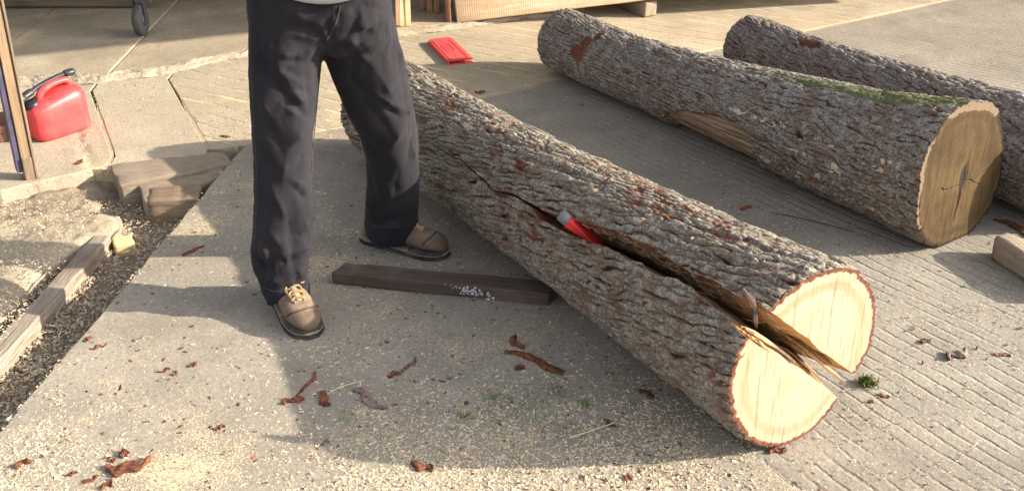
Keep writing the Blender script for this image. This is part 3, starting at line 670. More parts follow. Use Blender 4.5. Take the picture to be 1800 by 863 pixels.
def ex2(P, c):
    A, ax, h, up, ln = F2
    x = (P - c) @ h; y = (P - c) @ up; th = np.degrees(np.arctan2(y, x)); r = np.hypot(x, y)
    rim = np.interp((np.radians(th)), th2, r2t)
    edge = r / rim
    pale = sst(.84, .95, edge) * (sst(45, 60, th) * (1 - sst(112, 130, th)) * 1.0 + .55 * sst(125, 140, th)) + sst(.93, .97, edge) * (np.abs(np.abs(th) - 172) < 28) * .75
    x0 = x - .012; y0 = y + .012 + .0
    wob = .006 * fbm(x * 30, y * 30, 9, 3)
    ck = np.maximum(0, 1 - np.abs(x0 + wob + .22 * np.minimum(y0, 0) * -.25) / (.0035 + .010 * np.clip(1 + y0 / .15, 0, 1))) * (y0 < .04) * (y0 > -.15)
    pith = np.clip(1.5 - np.hypot((x0 + wob) / .017, (y0 - .005) / .045), 0, 1)
    c2 = np.maximum(0, 1 - np.abs(y0 + wob * 2 - .10 * np.abs(x0) + .02) / .0035) * (x0 > -.12) * (x0 < -.005)
    c3 = np.maximum(0, 1 - np.abs(y0 + wob * 2 + .45 * x0 - .0) / .0035) * (x0 > .005) * (x0 < .11)
    return dict(pale=pale, crack=np.clip(np.maximum.reduce([ck, pith, c2, c3]), 0, 1))
cap(bark2, V2[0], F2, M_END2, ex2, 110)
def ex0(P, c): return dict(pale=np.zeros(P.shape[:2]), crack=np.zeros(P.shape[:2]))
cap(bark2, V2[-1], F2, M_END2, ex0, 4, True)
LOG3 = dict(A=(1.97, 3.08), B=(1.14, 4.72), R=(.205, .152), prof=[.200, .188, .174, .160, .149, .141, .138])
def masks3(T, TH, h, pl):
    z = np.zeros_like(T); br = sst(.5, .62, blob(T, TH, 1.36, 112, .08, 12, 801)); return np.clip(br + .4 * np.clip(vn(T / .05, TH * 6, 802), 0, 1), 0, 1), z, z, z, -.02 * br + .012 * np.clip(1 - np.hypot((T - 1.30) / .09, (np.degrees(TH) - 105) / 22), 0, 1)
log3, bark3, V3, F3, TH3 = whole_log('oak_log', LOG3, lambda T, TH: 1 + .03 * fbm(T / .5, np.cos(TH) + np.sin(TH) * .8, 33, 2), 900, M_BARK3, masks3, 380, 230, (.031, .22, .15, .0095))
tag(log3, 'dark rough-barked oak log lying farthest back, half hidden behind the mossy log', 'log')
cap(bark3, V3[0], F3, M_END2, ex0, 6); cap(bark3, V3[-1], F3, M_END2, ex0, 6, True)

# moss tufts on the second log
rng = np.random.default_rng(7)
def blades(pts, nrms, hgt, wid, spread, seed, flat=False):
    n = len(pts); r = np.random.default_rng(seed)
    d = nrms + r.normal(0, spread, (n, 3)); d /= np.linalg.norm(d, axis=1)[:, None]; s_ = np.cross(d, r.normal(0, 1, (n, 3))); s_ /= np.linalg.norm(s_, axis=1)[:, None]
    L = hgt * r.uniform(.5, 1.3, n)[:, None]; W = wid * r.uniform(.6, 1.3, n)[:, None]
    bend = r.normal(0, .25, (n, 3)) * L
    V = np.stack([pts - s_ * W, pts + s_ * W, pts + d * L * .6 + s_ * W * .7, pts + d * L * .6 - s_ * W * .7, pts + d * L + bend + s_ * W * .1, pts + d * L + bend - s_ * W * .1], 1)
    F = (np.arange(n) * 6)[:, None, None] + np.array([[0, 1, 2, 3], [3, 2, 4, 5]])[None]
    return mesh_np(V.reshape(-1, 3), F.reshape(-1, 4))
M_MOSS = plain('moss', (.10, .115, .035), .9, .1, .5, 60, 0)
M_GRASS = plain('grass_blade', (.09, .16, .035), .7, .2, .3, 40, 0)
nT, nM = V2.shape[:2]
TT2 = (V2 - F2[0]) @ F2[1]; dg = np.degrees(TH2); mk = blob(TT2, TH2, .22, 98, .22, 12, 720) - .12 * fbm(TT2 / .03, TH2 * 12, 733, 3)
idx = np.argwhere(mk > .5); sel = idx[rng.integers(0, len(idx), 2300)]
pts = V2[sel[:, 0], sel[:, 1]] + rng.normal(0, .003, (2300, 3)); nr = (V2[sel[:, 0], sel[:, 1]] - F2[0]) ; nr = nr - (nr @ F2[1])[:, None] * F2[1]; nr /= np.linalg.norm(nr, axis=1)[:, None]
tag(link('moss', blades(pts[:1100], nr[:1100], .0055, .0013, 1.1, 3), M_MOSS, bark2, False), kind='stuff')

# ------------------------------------------------------------------ timbers
def timber(name, top, z0, z1, mat, label=None, cat='wood block', group=None, bev=.005, rough=.004, seed=0, par=None, nseg=None):
    """hewn block from the four corners of its top face; local X runs along the first edge"""
    P = [Vector((p[0], p[1], 0)) for p in top]; c = sum(P, Vector()) / 4
    d = (P[1] - P[0]); L = d.length; a = math.atan2(d.y, d.x); mz = (z0 + z1) / 2
    mt = Matrix.Translation((c.x, c.y, mz)) @ Matrix.Rotation(a, 4, 'Z'); inv = mt.inverted(); hz = (z1 - z0) / 2
    q = [inv @ Vector((p.x, p.y, mz)) for p in P]
    bm = bmesh.new(); vs = [bm.verts.new((p.x, p.y, -hz)) for p in q] + [bm.verts.new((p.x, p.y, hz)) for p in q]
    for f in ((3, 2, 1, 0), (4, 5, 6, 7), (0, 1, 5, 4), (1, 2, 6, 5), (2, 3, 7, 6), (3, 0, 4, 7)): bm.faces.new([vs[i] for i in f])
    bmesh.ops.recalc_face_normals(bm, faces=bm.faces[:])
    bmesh.ops.bevel(bm, geom=bm.edges[:], offset=bev, segments=2, affect='EDGES', profile=.5)
    bmesh.ops.subdivide_edges(bm, edges=[e for e in bm.edges if e.calc_length() > .03], cuts=nseg or 10, use_grid_fill=True)
    co = np.array([v.co for v in bm.verts]); 
    for k in range(3):
        dlt = rough * fbm(co[:, 0] * 14 + k * 9, co[:, (k + 1) % 3] * 30 + co[:, 2] * 17, seed + k, 3)
        co[:, k] += dlt
    co[:, 2] = np.maximum(co[:, 2], -hz)
    for v, p in zip(bm.verts, co): v.co = p
    o = link(name, from_bm(bm), mat, par, False, mt)
    o.data.polygons.foreach_set('use_smooth', [True] * len(o.data.polygons))
    if label: tag(o, label, cat, group)
    return o
def quad(*uv, z=0.0): return [g2(u, v, z) for u, v in uv]
M_BEAM = wood('dark_wet_beam', (.055, .036, .028), (.10, .07, .055), (.022, .015, .012), 1.0, (.16, .12, .10), .8)
M_GREY = wood('weathered_grey_wood', (.20, .16, .125), (.34, .285, .225), (.06, .043, .03), 1.0, (.13, .09, .065), .85)
M_CHB = wood('dirty_channel_wood', (.20, .155, .115), (.28, .225, .168), (.10, .072, .05), 1.6, (.14, .10, .07), .9)
M_BRN = wood('dirty_brown_wood', (.15, .105, .07), (.25, .18, .12), (.05, .033, .022), 1.0, (.30, .24, .16), .85)
M_PALEW = wood('pale_offcut', (.58, .44, .20), (.68, .54, .28), (.45, .30, .12), 1.0, (.5, .38, .17), .7)
M_BLK = wood('sandy_block', (.22, .175, .125), (.34, .28, .205), (.11, .08, .055), 1.0, (.20, .15, .10), .85, True)
zt = .045
timber('timber_beam', quad((965, 517), (583, 479), (606, 460), (985, 495), z=zt), .0, zt, M_BEAM, 'long dark wet timber lying behind the boot, one end under the split log', 'timber', seed=4, nseg=16)
# chalk smear on its face
s = S('chalk'); _p = s.co(); M_CHALK = s.out((.55, .54, .57), .95)
b0 = gp(790, 513, .03); b1 = gp(868, 530, .012)
bf = (Vector(g2(965, 517, zt)) - Vector(g2(583, 479, zt))).to_3d().normalized(); bnm = Vector((bf.y, -bf.x, 0)); bnm = bnm if bnm.y < 0 else -bnm
# channel timber: two lengths, end to end
za = -.032
p_far_l, p_far_r = gp(164, 414, za), gp(194, 414, za); p_near_l, p_near_r = gp(-190, 700, za - .01), gp(-150, 748, za - .01)
p_near_l, p_near_r = gp(-112, 706, za), gp(-72, 717, za)
timber('channel_timber', [p_near_r[:2], p_far_r[:2], p_far_l[:2], p_near_l[:2]], CH + .005, za, M_GREY, 'long weathered grey timber lying in the litter channel beside the slab edge', 'timber', seed=9, bev=.006, rough=.006, nseg=24)
timber('wood_offcut', quad((200, 430), (236, 424), (229, 411), (194, 417), z=-.05), CH + .01, -.05, M_PALEW, 'small pale yellow offcut at the end of the grey channel timber', 'offcut', seed=10, nseg=5)
# three blocks filling the channel
timber('wood_block', quad((212, 324), (408, 286), (392, 266), (192, 288), z=.012), CH, .012, M_CHB, 'largest grey baulk at the back of the three blocks filling the channel', 'wood block', 'wood blocks packed in the channel', seed=12, rough=.008)
timber('wood_block', quad((255, 358), (398, 306), (384, 292), (242, 325), z=-.008), CH, -.008, M_CHB, 'middle grey block wedged between the large baulk and the small brown block', 'wood block', 'wood blocks packed in the channel', seed=13, rough=.008)
timber('wood_block', quad((258, 354), (348, 350), (352, 323), (266, 328), z=.0), CH, .0, M_BRN, 'small brown square-cut block in front of the channel baulks', 'wood block', 'wood blocks packed in the channel', seed=14, rough=.008)
# block on the right edge
zb = .085
timber('wood_block', quad((1746, 414), (1880, 497), (1905, 470), (1771, 405), z=zb), .0, zb, M_BLK, 'sandy round-edged bearer block on the grooved concrete below the log pair', 'wood block', seed=15, bev=.016, rough=.006)
# bearer, cant and boards at the back
cd0, cd1 = gp(795, 42, .02), gp(1085, 8, .088)
cd0.z = cd1.z = 0; cdL = (cd1 - cd0).length; cdir = (cd1 - cd0).normalized(); cnor = Vector((-cdir.y, cdir.x, 0))
M_CANT = wood('fresh_sawn_cant', (.60, .42, .27), (.72, .54, .37), (.42, .22, .12), .7, (.48, .22, .10), .7, True)
M_CANTD = wood('cant_side_bark', (.16, .075, .045), (.26, .13, .08), (.06, .03, .02), 1.0)
zc0 = .02
pts_c = [cd0, cd0 + cdir * 2.9, cd0 + cdir * 2.9 + cnor * .09, cd0 + cnor * .09]
can = timber('sawn_slab', [p[:2] for p in pts_c], zc0, .66, M_CANT, 'wide pale sawn slab with reddish streaks standing on edge behind the logs', 'timber slab', seed=16, bev=.008, rough=.003, nseg=14)
tl_ = math.atan2(.070, cdL); can.matrix_basis = can.matrix_basis @ Matrix.Rotation(-tl_, 4, 'Y'); can.location.z += 1.45 * math.sin(tl_)
pts_e = [cd0 - cdir * .004 + cnor * .004, cd0 - cdir * .034 + cnor * .01, cd0 - cdir * .030 + cnor * .086, cd0 - cdir * .004 + cnor * .086]
timber('bark_edge', [pts_e[k][:2] for k in (1, 0, 3, 2)], zc0 + .004, .655, M_CANTD, seed=17, bev=.006, par=can, nseg=8)
pts_f = [cd0 - cdir * .07 + cnor * .10, cd0 - cdir * .035 + cnor * .10, cd0 + cdir * .4 + cnor * .16, cd0 + cdir * .37 + cnor * .17]
br0 = [gp(1131, 33), gp(1150, 28)]
bz = .086
bd_ = (gp(1131, 33) - gp(1085, 14)).to_2d().normalized().to_3d(); bn_ = Vector((-bd_.y, bd_.x, 0))
bq = gp(1133, 32.5)
M_BEAR = wood('bearer_wood', (.20, .155, .11), (.30, .24, .175), (.09, .06, .045), 1.0, (.12, .09, .07), .85)
timber('bearer_block', [(bq)[:2], (bq - bd_ * .62)[:2], (bq - bd_ * .62 + bn_ * .085)[:2], (bq + bn_ * .085)[:2]], .0, bz, M_BEAR, 'squared bearer block carrying the far end of the wide sawn slab', 'wood block', seed=18, bev=.008)
def board(u, v, wd, th, lean, ang, hgt, mat, label, seed, z=.024):
    """upright board: foot at a ground point, leaning"""
    p = gp(u, v, z); me = box_mesh(0, hgt, -wd / 2, wd / 2, -th / 2, th / 2, .003)
    m_ = Matrix.Translation(p) @ Matrix.Rotation(ang, 4, 'Z') @ Matrix.Rotation(lean[0], 4, 'X') @ Matrix.Rotation(lean[1], 4, 'Y') @ Matrix.Rotation(-math.pi / 2, 4, 'Y')
    return tag(link('leaning_board', me, mat, None, False, m_), label, 'board', 'boards standing by the shed')
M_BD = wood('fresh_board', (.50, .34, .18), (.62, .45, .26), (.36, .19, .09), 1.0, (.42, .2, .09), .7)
M_BDD = wood('board_shade_tint', (.22, .13, .075), (.32, .20, .12), (.10, .055, .035), 1.0)  # darker copy of the board wood; shade of the gap put into the colour
board(702, 44, .10, .03, (-.16, .02), .0, 1.5, M_BD, 'pale upright board nearest the man’s hip, leaning back', 1)
board(709, 46, .035, .05, (-.12, .02), .2, 1.5, M_BD, 'narrow reddish upright batten between two pale boards', 2)
board(716, 45, .05, .03, (-.10, .04), .3, 1.5, M_BD, 'pale narrow board at the right of the standing bundle', 3)
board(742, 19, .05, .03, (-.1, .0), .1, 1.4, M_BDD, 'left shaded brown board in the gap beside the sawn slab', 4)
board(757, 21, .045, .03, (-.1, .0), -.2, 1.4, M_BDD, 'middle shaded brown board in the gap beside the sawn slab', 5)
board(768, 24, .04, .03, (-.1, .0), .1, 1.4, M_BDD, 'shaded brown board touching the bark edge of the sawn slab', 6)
# the post at the far left
foot = gp(52, 312); topp = at(-2, 48, foot.y + .02)
pv = (topp - foot).normalized(); ph = 1.35
M_POST = wood('post_wood', (.20, .135, .08), (.29, .20, .12), (.10, .065, .04), 1.0, (.24, .15, .08), .75)
M_POSTD = plain('post_dark_purple', (.06, .05, .085), .6, .3, .3, 20, .2)  # dark purple tone for the strip at the back of the post
qx = pv.to_track_quat('X', 'Z').to_matrix().to_4x4()
# face it so that the pale side looks right and toward the yard
side = Vector((.55, -.83, 0)); side = (side - pv * side.dot(pv)).normalized(); oth = pv.cross(side)
pm = Matrix((pv, oth, side)).transposed().to_4x4(); pm.translation = foot + Vector((0, 0, .0))
post = tag(empty('leaning_post', foot), 'weathered leaning wooden post at the left beside the red petrol can', 'post')
link('post_plank', box_mesh(.0, ph, -.018, .018, -.022, .020, .003), M_POST, post, False, pm)
link('edge_strip', box_mesh(.0, ph, .0195, .029, -.022, .026, .003), M_BRN, post, False, pm)
link('dark_back', box_mesh(.03, ph, -.040, -.0195, -.032, .014, .003), M_POSTD, post, False, pm)
link('foot_cleat', box_mesh(-.002, .09, -.017, .017, .0205, .028, .003), M_BRN, post, False, pm)
timber('wood_block', quad((-40, 232), (9, 226), (8, 200), (-40, 205), z=.06), .0, .07, M_CANTD, 'reddish brown block behind the leaning post at the left', 'wood block', seed=22)

# ------------------------------------------------------------------ trolley with castor in the shade
M_STEEL = plain('grey_blue_steel', (.055, .060, .066), .6, .4, .2, 30, .1, .4)
M_RUB = plain('worn_rubber', (.06, .058, .058), .8, .2, .3, 40, .3)
cz = .026; cp = gp(252, 63, cz)
tro = tag(empty('trolley', (cp.x - .6, cp.y + .5, cz)), 'steel trolley standing in the shade, only one castor leg showing', 'trolley')
def castor(x, y):
    rr, hw = .085, .021; V = []
    prof = [(-hw, .03), (-hw, rr - .012), (-hw * .75, rr - .003), (0, rr), (hw * .75, rr - .003), (hw, rr - .012), (hw, .03)]
    n = 36
    for x_, r_ in prof:
        for k in range(n): a = 2 * math.pi * k / n; V.append((x + x_, y + r_ * math.cos(a), cz + rr + r_ * math.sin(a)))
    ca = castor_root = empty('castor', (x, y, cz + .2)); ca.parent = tro; ca.matrix_parent_inverse = tro.matrix_basis.inverted()
    me = mesh_np(V, grid_faces(len(prof), n, wrap=True)); link('tyre', me, M_RUB, ca)
    bmx = bmesh.new()
    for sx in (-1, 1):
        r_ = bmesh.ops.create_cube(bmx, size=1)
        for v in r_['verts']: v.co = Vector((x + sx * .028 + v.co.x * .005, y + .012 + v.co.y * .04, cz + .145 + v.co.z * .13))
    r_ = bmesh.ops.create_cube(bmx, size=1)
    for v in r_['verts']: v.co = Vector((x + v.co.x * .066, y + .012 + v.co.y * .05, cz + .213 + v.co.z * .008))
    link('fork', from_bm(bmx), M_STEEL, ca, False)
    link('hub', mesh_py(*(lambda VF: ([(x + v[2], y + v[0], cz + rr + v[1]) for v in VF[0]], VF[1]))(lathe([(-.024, .03), (.024, .03)], 20))), M_STEEL, ca)
    link('stem', mesh_py(*(lambda VF: ([(x + v[0], y + .012 + v[1], v[2]) for v in VF[0]], VF[1]))(lathe([(cz + .217, .017), (.60, .017)], 16))), M_STEEL, ca)
for dx, dy in ((0, 0), (-1.5, .1), (-1.5, 1.0), (0, .9)): castor(cp.x + dx, cp.y + dy)
link('deck', box_mesh(cp.x - 1.6, cp.x + .08, cp.y - .06, cp.y + 1.0, .601, .68), M_SHEDW, tro, False)
link('shade_board', box_mesh(cp.x - 1.6, cp.x - .12, cp.y + .50, cp.y + .55, .045, .600), M_SHEDW, tro, False)  # dark board added in place of the deep shade behind the castor

# ------------------------------------------------------------------ petrol can
s = S('red_plastic'); _p = s.co(); _z = s.node('SeparateXYZ', {'Vector': _p}).outputs[2]
_n = s.noise(_p, 14, 5, .65)
_c = s.mix(s.ramp(_n, [(.3, 0), (.7, 1)]), (.56, .035, .04), (.66, .07, .07))
_c = s.mix(s.ramp(s.noise(_p, 30, 5, .7), [(.55, 0), (.75, .5)]), _c, (.28, .05, .03))
_c = s.mix(s.ma('MULTIPLY', s.ramp(s.noise(s.map(_p, (60, 60, 8)), 1.0, 5, .7), [(.58, 0), (.70, 1)]), .35), _c, (.62, .26, .22))
M_CAN = s.out(_c, .42, s.bump(s.noise(_p, 90, 3), .12, .002), .4, **{'Subsurface Weight': .08})
M_BLKP = plain('black_plastic', (.022, .022, .028), .45, .4, .3, 30, .1)
# body: long axis from front left (spout) to rear right
c0 = gp(80, 240); c1 = gp(132, 226)
la = Vector((.62, .785, 0)).normalized()          # along the can
ctr = (gp(62, 234) + gp(105, 249) + gp(157, 214)) / 3
can_c = gp(106, 232); ang = math.atan2(la.y, la.x)
cm = Matrix.Translation(can_c) @ Matrix.Rotation(ang, 4, 'Z') @ Matrix.Diagonal((1.02, 1.05, .88, 1))
canr = tag(empty('petrol_can', can_c), 'red plastic petrol can with black spout clipped under its handle', 'petrol can')
HL, HW, HT = .122, .072, .205
def sring(hx, hy, z, n=64, e=4.5, dx=0):
    return [(dx + hx * math.copysign(abs(math.cos(a)) ** (2 / e), math.cos(a)), hy * math.copysign(abs(math.sin(a)) ** (2 / e), math.sin(a)), z) for a in (2 * math.pi * k / n for k in range(n))]
V = []; zs = [(0.0, .86), (.006, .94), (.016, .985), (.04, 1), (.10, 1.0), (.145, .995), (.165, .97), (.18, .91), (.192, .80), (.200, .62), (.205, .38), (.206, .05)]
for z, k in zs:
    top_ = max(0, (z - .14) / .066)
    r_ = sring(HL * (k if z < .15 else (.25 + .75 * k)), HW * k, z, e=4.2 - 1.2 * top_)
    # top slopes down toward the spout end (local -X)
    V += [(x + .012 * top_, y, zz - (.030 * top_ * np.clip(-x / HL, -.5, 1)) + (0 if z < .14 else 0)) for x, y, zz in r_]
V = np.array(V); me = mesh_np(V, grid_faces(len(zs), 64, wrap=True)); b_ = bmesh.new(); b_.from_mesh(me); bmesh.ops.holes_fill(b_, edges=b_.edges[:]); bmesh.ops.recalc_face_normals(b_, faces=b_.faces[:])
# moulded ribs along the flank
for v in b_.verts:
    if .02 < v.co.z < .15 and abs(v.co.y) > HW * .8:
        v.co.y *= 1 + .018 * math.sin(v.co.z * 150) * (abs(v.co.x) < HL * .8)
b_.to_mesh(me); b_.free()
body = link('can_body', me, M_CAN, canr, True, cm)
sub = body.modifiers.new('sub', 'SUBSURF'); sub.levels = 1; sub.render_levels = 2
def tube(path, rad, n=14, closed=False, caps=True):
    path = [Vector(p) for p in path]; V = []; N = len(path); rads = rad if isinstance(rad, (list, tuple)) else [rad] * N
    ref = Vector((0, 0, 1)); prev = None
    for i, p in enumerate(path):
        d = (path[min(i + 1, N - 1)] - path[max(i - 1, 0)]).normalized()
        s1 = d.cross(ref if abs(d.z) < .95 else Vector((1, 0, 0))).normalized()
        if prev is not None:
            s1 = (prev - d * prev.dot(d)).normalized()
        prev = s1; s2 = d.cross(s1)
        for k in range(n): a = 2 * math.pi * k / n; V.append(p + (s1 * math.cos(a) + s2 * math.sin(a)) * rads[i])
    F = [tuple(f) for f in grid_faces(N, n, wrap=True)]
    if caps: F += [tuple(range(n))[::-1], tuple((N - 1) * n + k for k in range(n))]
    return mesh_py(V, F)
hp = [(-.055, 0, .172), (-.050, 0, .200), (-.030, 0, .222), (.010, 0, .238), (.050, 0, .243), (.072, 0, .238), (.082, 0, .222), (.084, 0, .195)]
from itertools import chain
def smooth_path(P, n=6):
    P = [Vector(p) for p in P]; out = []
    for i in range(len(P) - 1):
        a, b, c, d = P[max(i - 1, 0)], P[i], P[i + 1], P[min(i + 2, len(P) - 1)]
        for k in range(n):
            t = k / n; out.append(.5 * ((2 * b) + (c - a) * t + (2 * a - 5 * b + 4 * c - d) * t * t + (3 * b - a - 3 * c + d) * t ** 3))
    return out + [P[-1]]
link('handle', tube(smooth_path(hp), .0155), M_CAN, canr, True, cm)
link('filler_cap', mesh_py(*(lambda VF: ([Vector((-.083, 0, .150)) + Matrix.Rotation(-.35, 3, 'Y') @ Vector(v) for v in VF[0]], VF[1]))(lathe([(0, .026), (.004, .032), (.030, .032), (.036, .027), (.040, .014)], 24))), M_BLKP, canr, True, cm)
sp_p = smooth_path([(-.150, .010, .196), (-.120, .012, .206), (-.08, .018, .218), (-.02, .022, .240), (.05, .022, .256), (.085, .02, .260)])
sp = link('spout', tube(sp_p, [.023] * 8 + [.017] * 6 + [.0105] * (len(sp_p) - 14)), M_BLKP, canr, True, cm)
link('spout_collar', tube([(-.172, .010, .188), (-.166, .010, .190), (-.150, .010, .1955), (-.140, .010, .199)], [.026, .034, .034, .026], 24), M_BLKP, canr, True, cm)
link('spout_tip', tube([(.080, .02, .2595), (.088, .02, .2605), (.118, .018, .262), (.124, .018, .262)], [.012, .0165, .0165, .013], 20), M_BLKP, canr, True, cm)
# raised dashes of moulded lettering, too worn to read
bmx = bmesh.new()
for k in range(8):
    r_ = bmesh.ops.create_cube(bmx, size=1)
    for v in r_['verts']: v.co = Vector((-.03 + k * .012 + v.co.x * .0035, -HW * .62 + v.co.y * .012, .1905 + v.co.z * .004))
link('moulded_marks', from_bm(bmx), M_CAN, canr, False, cm)

# ------------------------------------------------------------------ chainsaw bar guard
q = [gp(755, 78), gp(792, 117), gp(828, 110), gp(793, 70)]
ga = (q[1] - q[0]); gl = ga.length; gang = math.atan2(ga.y, ga.x); gw = (q[3] - q[0]).dot(Vector((-math.sin(gang), math.cos(gang), 0)))
gm_ = Matrix.Translation((q[0] + q[2]) / 2) @ Matrix.Rotation(gang, 4, 'Z')
guard = tag(empty('bar_guard', (q[0] + q[2]) / 2), 'flat red plastic chainsaw bar cover lying on the sawdusty concrete', 'bar cover')
M_GRD = plain('red_guard_plastic', (.55, .065, .07), .5, .4, .12, 25, .1)
M_GRDD = plain('red_guard_recess', (.36, .025, .025), .6, .3, .1, 25, .1)
hw, hl = abs(gw) / 2, gl / 2
def plate(hx, hy, rad, z0, z1, rnd_front=True, n=8, dx=0, dy=0):
    P = []
    for (sx, sy, a0) in ((1, 1, 0), (-1, 1, 90), (-1, -1, 180), (1, -1, 270)):
        r_ = rad if sx < 0 or not rnd_front else .004
        for k in range(n + 1):
            a = math.radians(a0 + 90 * k / n); P.append((dx + sx * (hx - r_) + r_ * math.cos(a), dy + sy * (hy - r_) + r_ * math.sin(a)))
    bm = bmesh.new(); me = prism_mesh(P, z0, z1); bm.from_mesh(me)
    bmesh.ops.bevel(bm, geom=[e for e in bm.edges if abs(e.verts[0].co.z - e.verts[1].co.z) < 1e-6], offset=.0015, segments=2, affect='EDGES')
    return from_bm(bm)
link('lower_shell', plate(hl, hw, .03, 0, .004), M_GRD, guard, False, gm_)
up_sh = link('upper_shell', plate(hl, hw, .03, .019, .024), M_GRD, guard, False, gm_)
link('spine', box_mesh(-hl + .02, hl - .002, -hw, -hw + .005, .0035, .0195), M_GRD, guard, False, gm_)
link('spine', box_mesh(-hl, -hl + .005, -hw + .02, hw - .02, .0035, .0195), M_GRD, guard, False, gm_)
link('spine', box_mesh(-hl + .03, hl * .25, hw - .005, hw, .0035, .0195), M_GRD, guard, False, gm_)
# raised centre panel, groove line and badge
link('raised_panel', plate(hl * .93, hw * .66, .022, .0235, .0262, True, 8, .012, -hw * .14), M_GRD, up_sh, False, gm_)
link('groove_strip', box_mesh(-hl * .74, hl * .93, hw * .60, hw * .66, .0236, .0252), M_GRDD, up_sh, False, gm_)
bmx = bmesh.new()
def ringplate(hx, hy, r, wdt_, z0, z1, dx, dy):
    n = 8; out = []
    for k_ in (0, 1):
        P = []
        for (sx, sy, a0) in ((1, 1, 0), (-1, 1, 90), (-1, -1, 180), (1, -1, 270)):
            for k in range(n + 1):
                a = math.radians(a0 + 90 * k / n); rr = r - wdt_ * k_; P.append((dx + sx * (hx - r) + rr * math.cos(a), dy + sy * (hy - r) + rr * math.sin(a)))
        out.append(P)
    m = len(out[0]); V = [(x, y, z1) for x, y in out[0]] + [(x, y, z1) for x, y in out[1]] + [(x, y, z0) for x, y in out[0]] + [(x, y, z0) for x, y in out[1]]
    F = []
    for i in range(m):
        j = (i + 1) % m; F += [(i, j, m + j, m + i), (2 * m + i, 2 * m + j, j, i), (m + i, m + j, 3 * m + j, 3 * m + i)]
    return mesh_py(V, F)
link('badge_frame', ringplate(hl * .33, hw * .36, hw * .25, .003, .0261, .0276, -.01, -hw * .14), M_GRDD, up_sh, False, gm_)
for k in range(5):
    bx = -.01 - hl * .2 + k * hl * .1
    for (dx, dy, sx, sy) in ((0, 0, .0022, hw * .30), (.004, (-1) ** k * hw * .11, .006, .0022)):
        r_ = bmesh.ops.create_cube(bmx, size=1)
        for v in r_['verts']: v.co = Vector((bx + dx + v.co.x * sx, -hw * .14 + dy + v.co.y * sy, .0266 + v.co.z * .0016))
link('badge_marks', from_bm(bmx), M_GRDD, up_sh, False, gm_)
for dx in (-hl * .62, hl * .62): link('slot', box_mesh(dx - .012, dx + .012, -hw * .16, -hw * .06, .0261, .0270), M_GRDD, up_sh, False, gm_)

# ------------------------------------------------------------------ the man
M_SKIN = plain('skin', (.50, .30, .22), .55, .35, .08, 20, .1)
s = S('trouser_cloth'); _p = s.co(); _n = s.noise(_p, 9, 5, .6); _f = s.noise(_p, 420, 2, .6)
_c = s.mix(s.ramp(_n, [(.35, 0), (.65, 1)]), (.0135, .0125, .016), (.021, .0188, .0222))
_c = s.mix(s.ramp(s.noise(_p, 55, 5, .75), [(.60, 0), (.74, .25)]), _c, (.09, .075, .065))
M_TRS = s.out(_c, .9, s.bump(_f, .2, .001), .12, **{'Sheen Weight': .04, 'Sheen Roughness': .5})
M_SHIRT = plain('pale_grey_cloth', (.42, .44, .46), .85, .2, .1, 20, .2)
s = S('boot_leather'); _p = s.co(); _n = s.noise(_p, 20, 6, .65)
_c = s.mix(s.ramp(_n, [(.35, 0), (.65, 1)]), (.165, .12, .082), (.27, .205, .145))
_c = s.mix(s.ramp(s.noise(_p, 9, 5, .6), [(.40, 0), (.58, .85)]), _c, (.10, .064, .045))
M_BOOT = s.out(_c, .65, s.bump(s.ma('ADD', s.noise(_p, 60, 4), s.ma('MULTIPLY', _n, .8)), .35, .003), .3)
M_SOLE = plain('boot_sole', (.035, .032, .032), .8, .2, .3, 40, .3, dirt=(.16, .13, .10))
M_MID = plain('boot_midsole', (.26, .21, .15), .8, .2, .3, 40, .3)
M_LACE = plain('boot_lace', (.36, .19, .08), .8, .2, .2, 60, .2)
man = tag(empty('person', (-.53, 2.72, 0)), 'man in dark work trousers and brown boots standing beside the split log', 'person')
# trouser legs from measured girths: (row, left, right) at a depth
leg1 = [(30, 438, 578), (70, 436, 574), (100, 437, 566), (150, 439, 562), (200, 441, 556), (250, 444, 551), (300, 447, 548), (350, 448, 551), (400, 446, 550), (435, 441, 547), (460, 443, 543), (490, 455, 541), (508, 461, 544), (525, 464, 549)]
leg2 = [(25, 556, 689), (60, 560, 697), (80, 566, 703), (120, 580, 713), (160, 596, 722), (200, 613, 731), (240, 633, 736), (280, 643, 737), (320, 645, 737), (360, 642, 735), (390, 640, 735), (414, 645, 741)]
def lerp(a, b, t): return a + (b - a) * t
def ring3(c, rx, ry, yaw, n=28, e=2.3):
    out = []
    for k in range(n):
        a = 2 * math.pi * k / n; ca, sa = math.cos(a), math.sin(a)
        x = rx * math.copysign(abs(ca) ** (2 / e), ca); y = ry * math.copysign(abs(sa) ** (2 / e), sa)
        out.append((c.x + x * math.cos(yaw) - y * math.sin(yaw), c.y + x * math.sin(yaw) + y * math.cos(yaw), c.z))
    return out
def loft(rings):
    n = len(rings[0]); V = [v for r in rings for v in r]; F = [tuple(f) for f in grid_faces(len(rings), n, wrap=True)]
    F += [tuple(range(n))[::-1], tuple((len(rings) - 1) * n + k for k in range(n))]; return V, F
def leg_rings(rows, y0, y1, yaw, deep):
    R = []
    for i, (v, a, b) in enumerate(rows):
        f = (v - rows[0][0]) / (rows[-1][0] - rows[0][0]); y = lerp(y0, y1, f); c = at((a + b) / 2, v, y); dep = c.y * CP + (CAM_H - c.z) * SP
        rx = (b - a) / 2 * dep / FPX; R.append(ring3(c, rx, max(.07, rx * deep), yaw))
    return R
bm = bmesh.new()
def add_loft(bm, rings):
    V, F = loft(rings); vs = [bm.verts.new(v) for v in V]
    for f in F: bm.faces.new([vs[i] for i in f])
_lr1 = leg_rings(leg1, 2.74, 2.535, 0, .9)
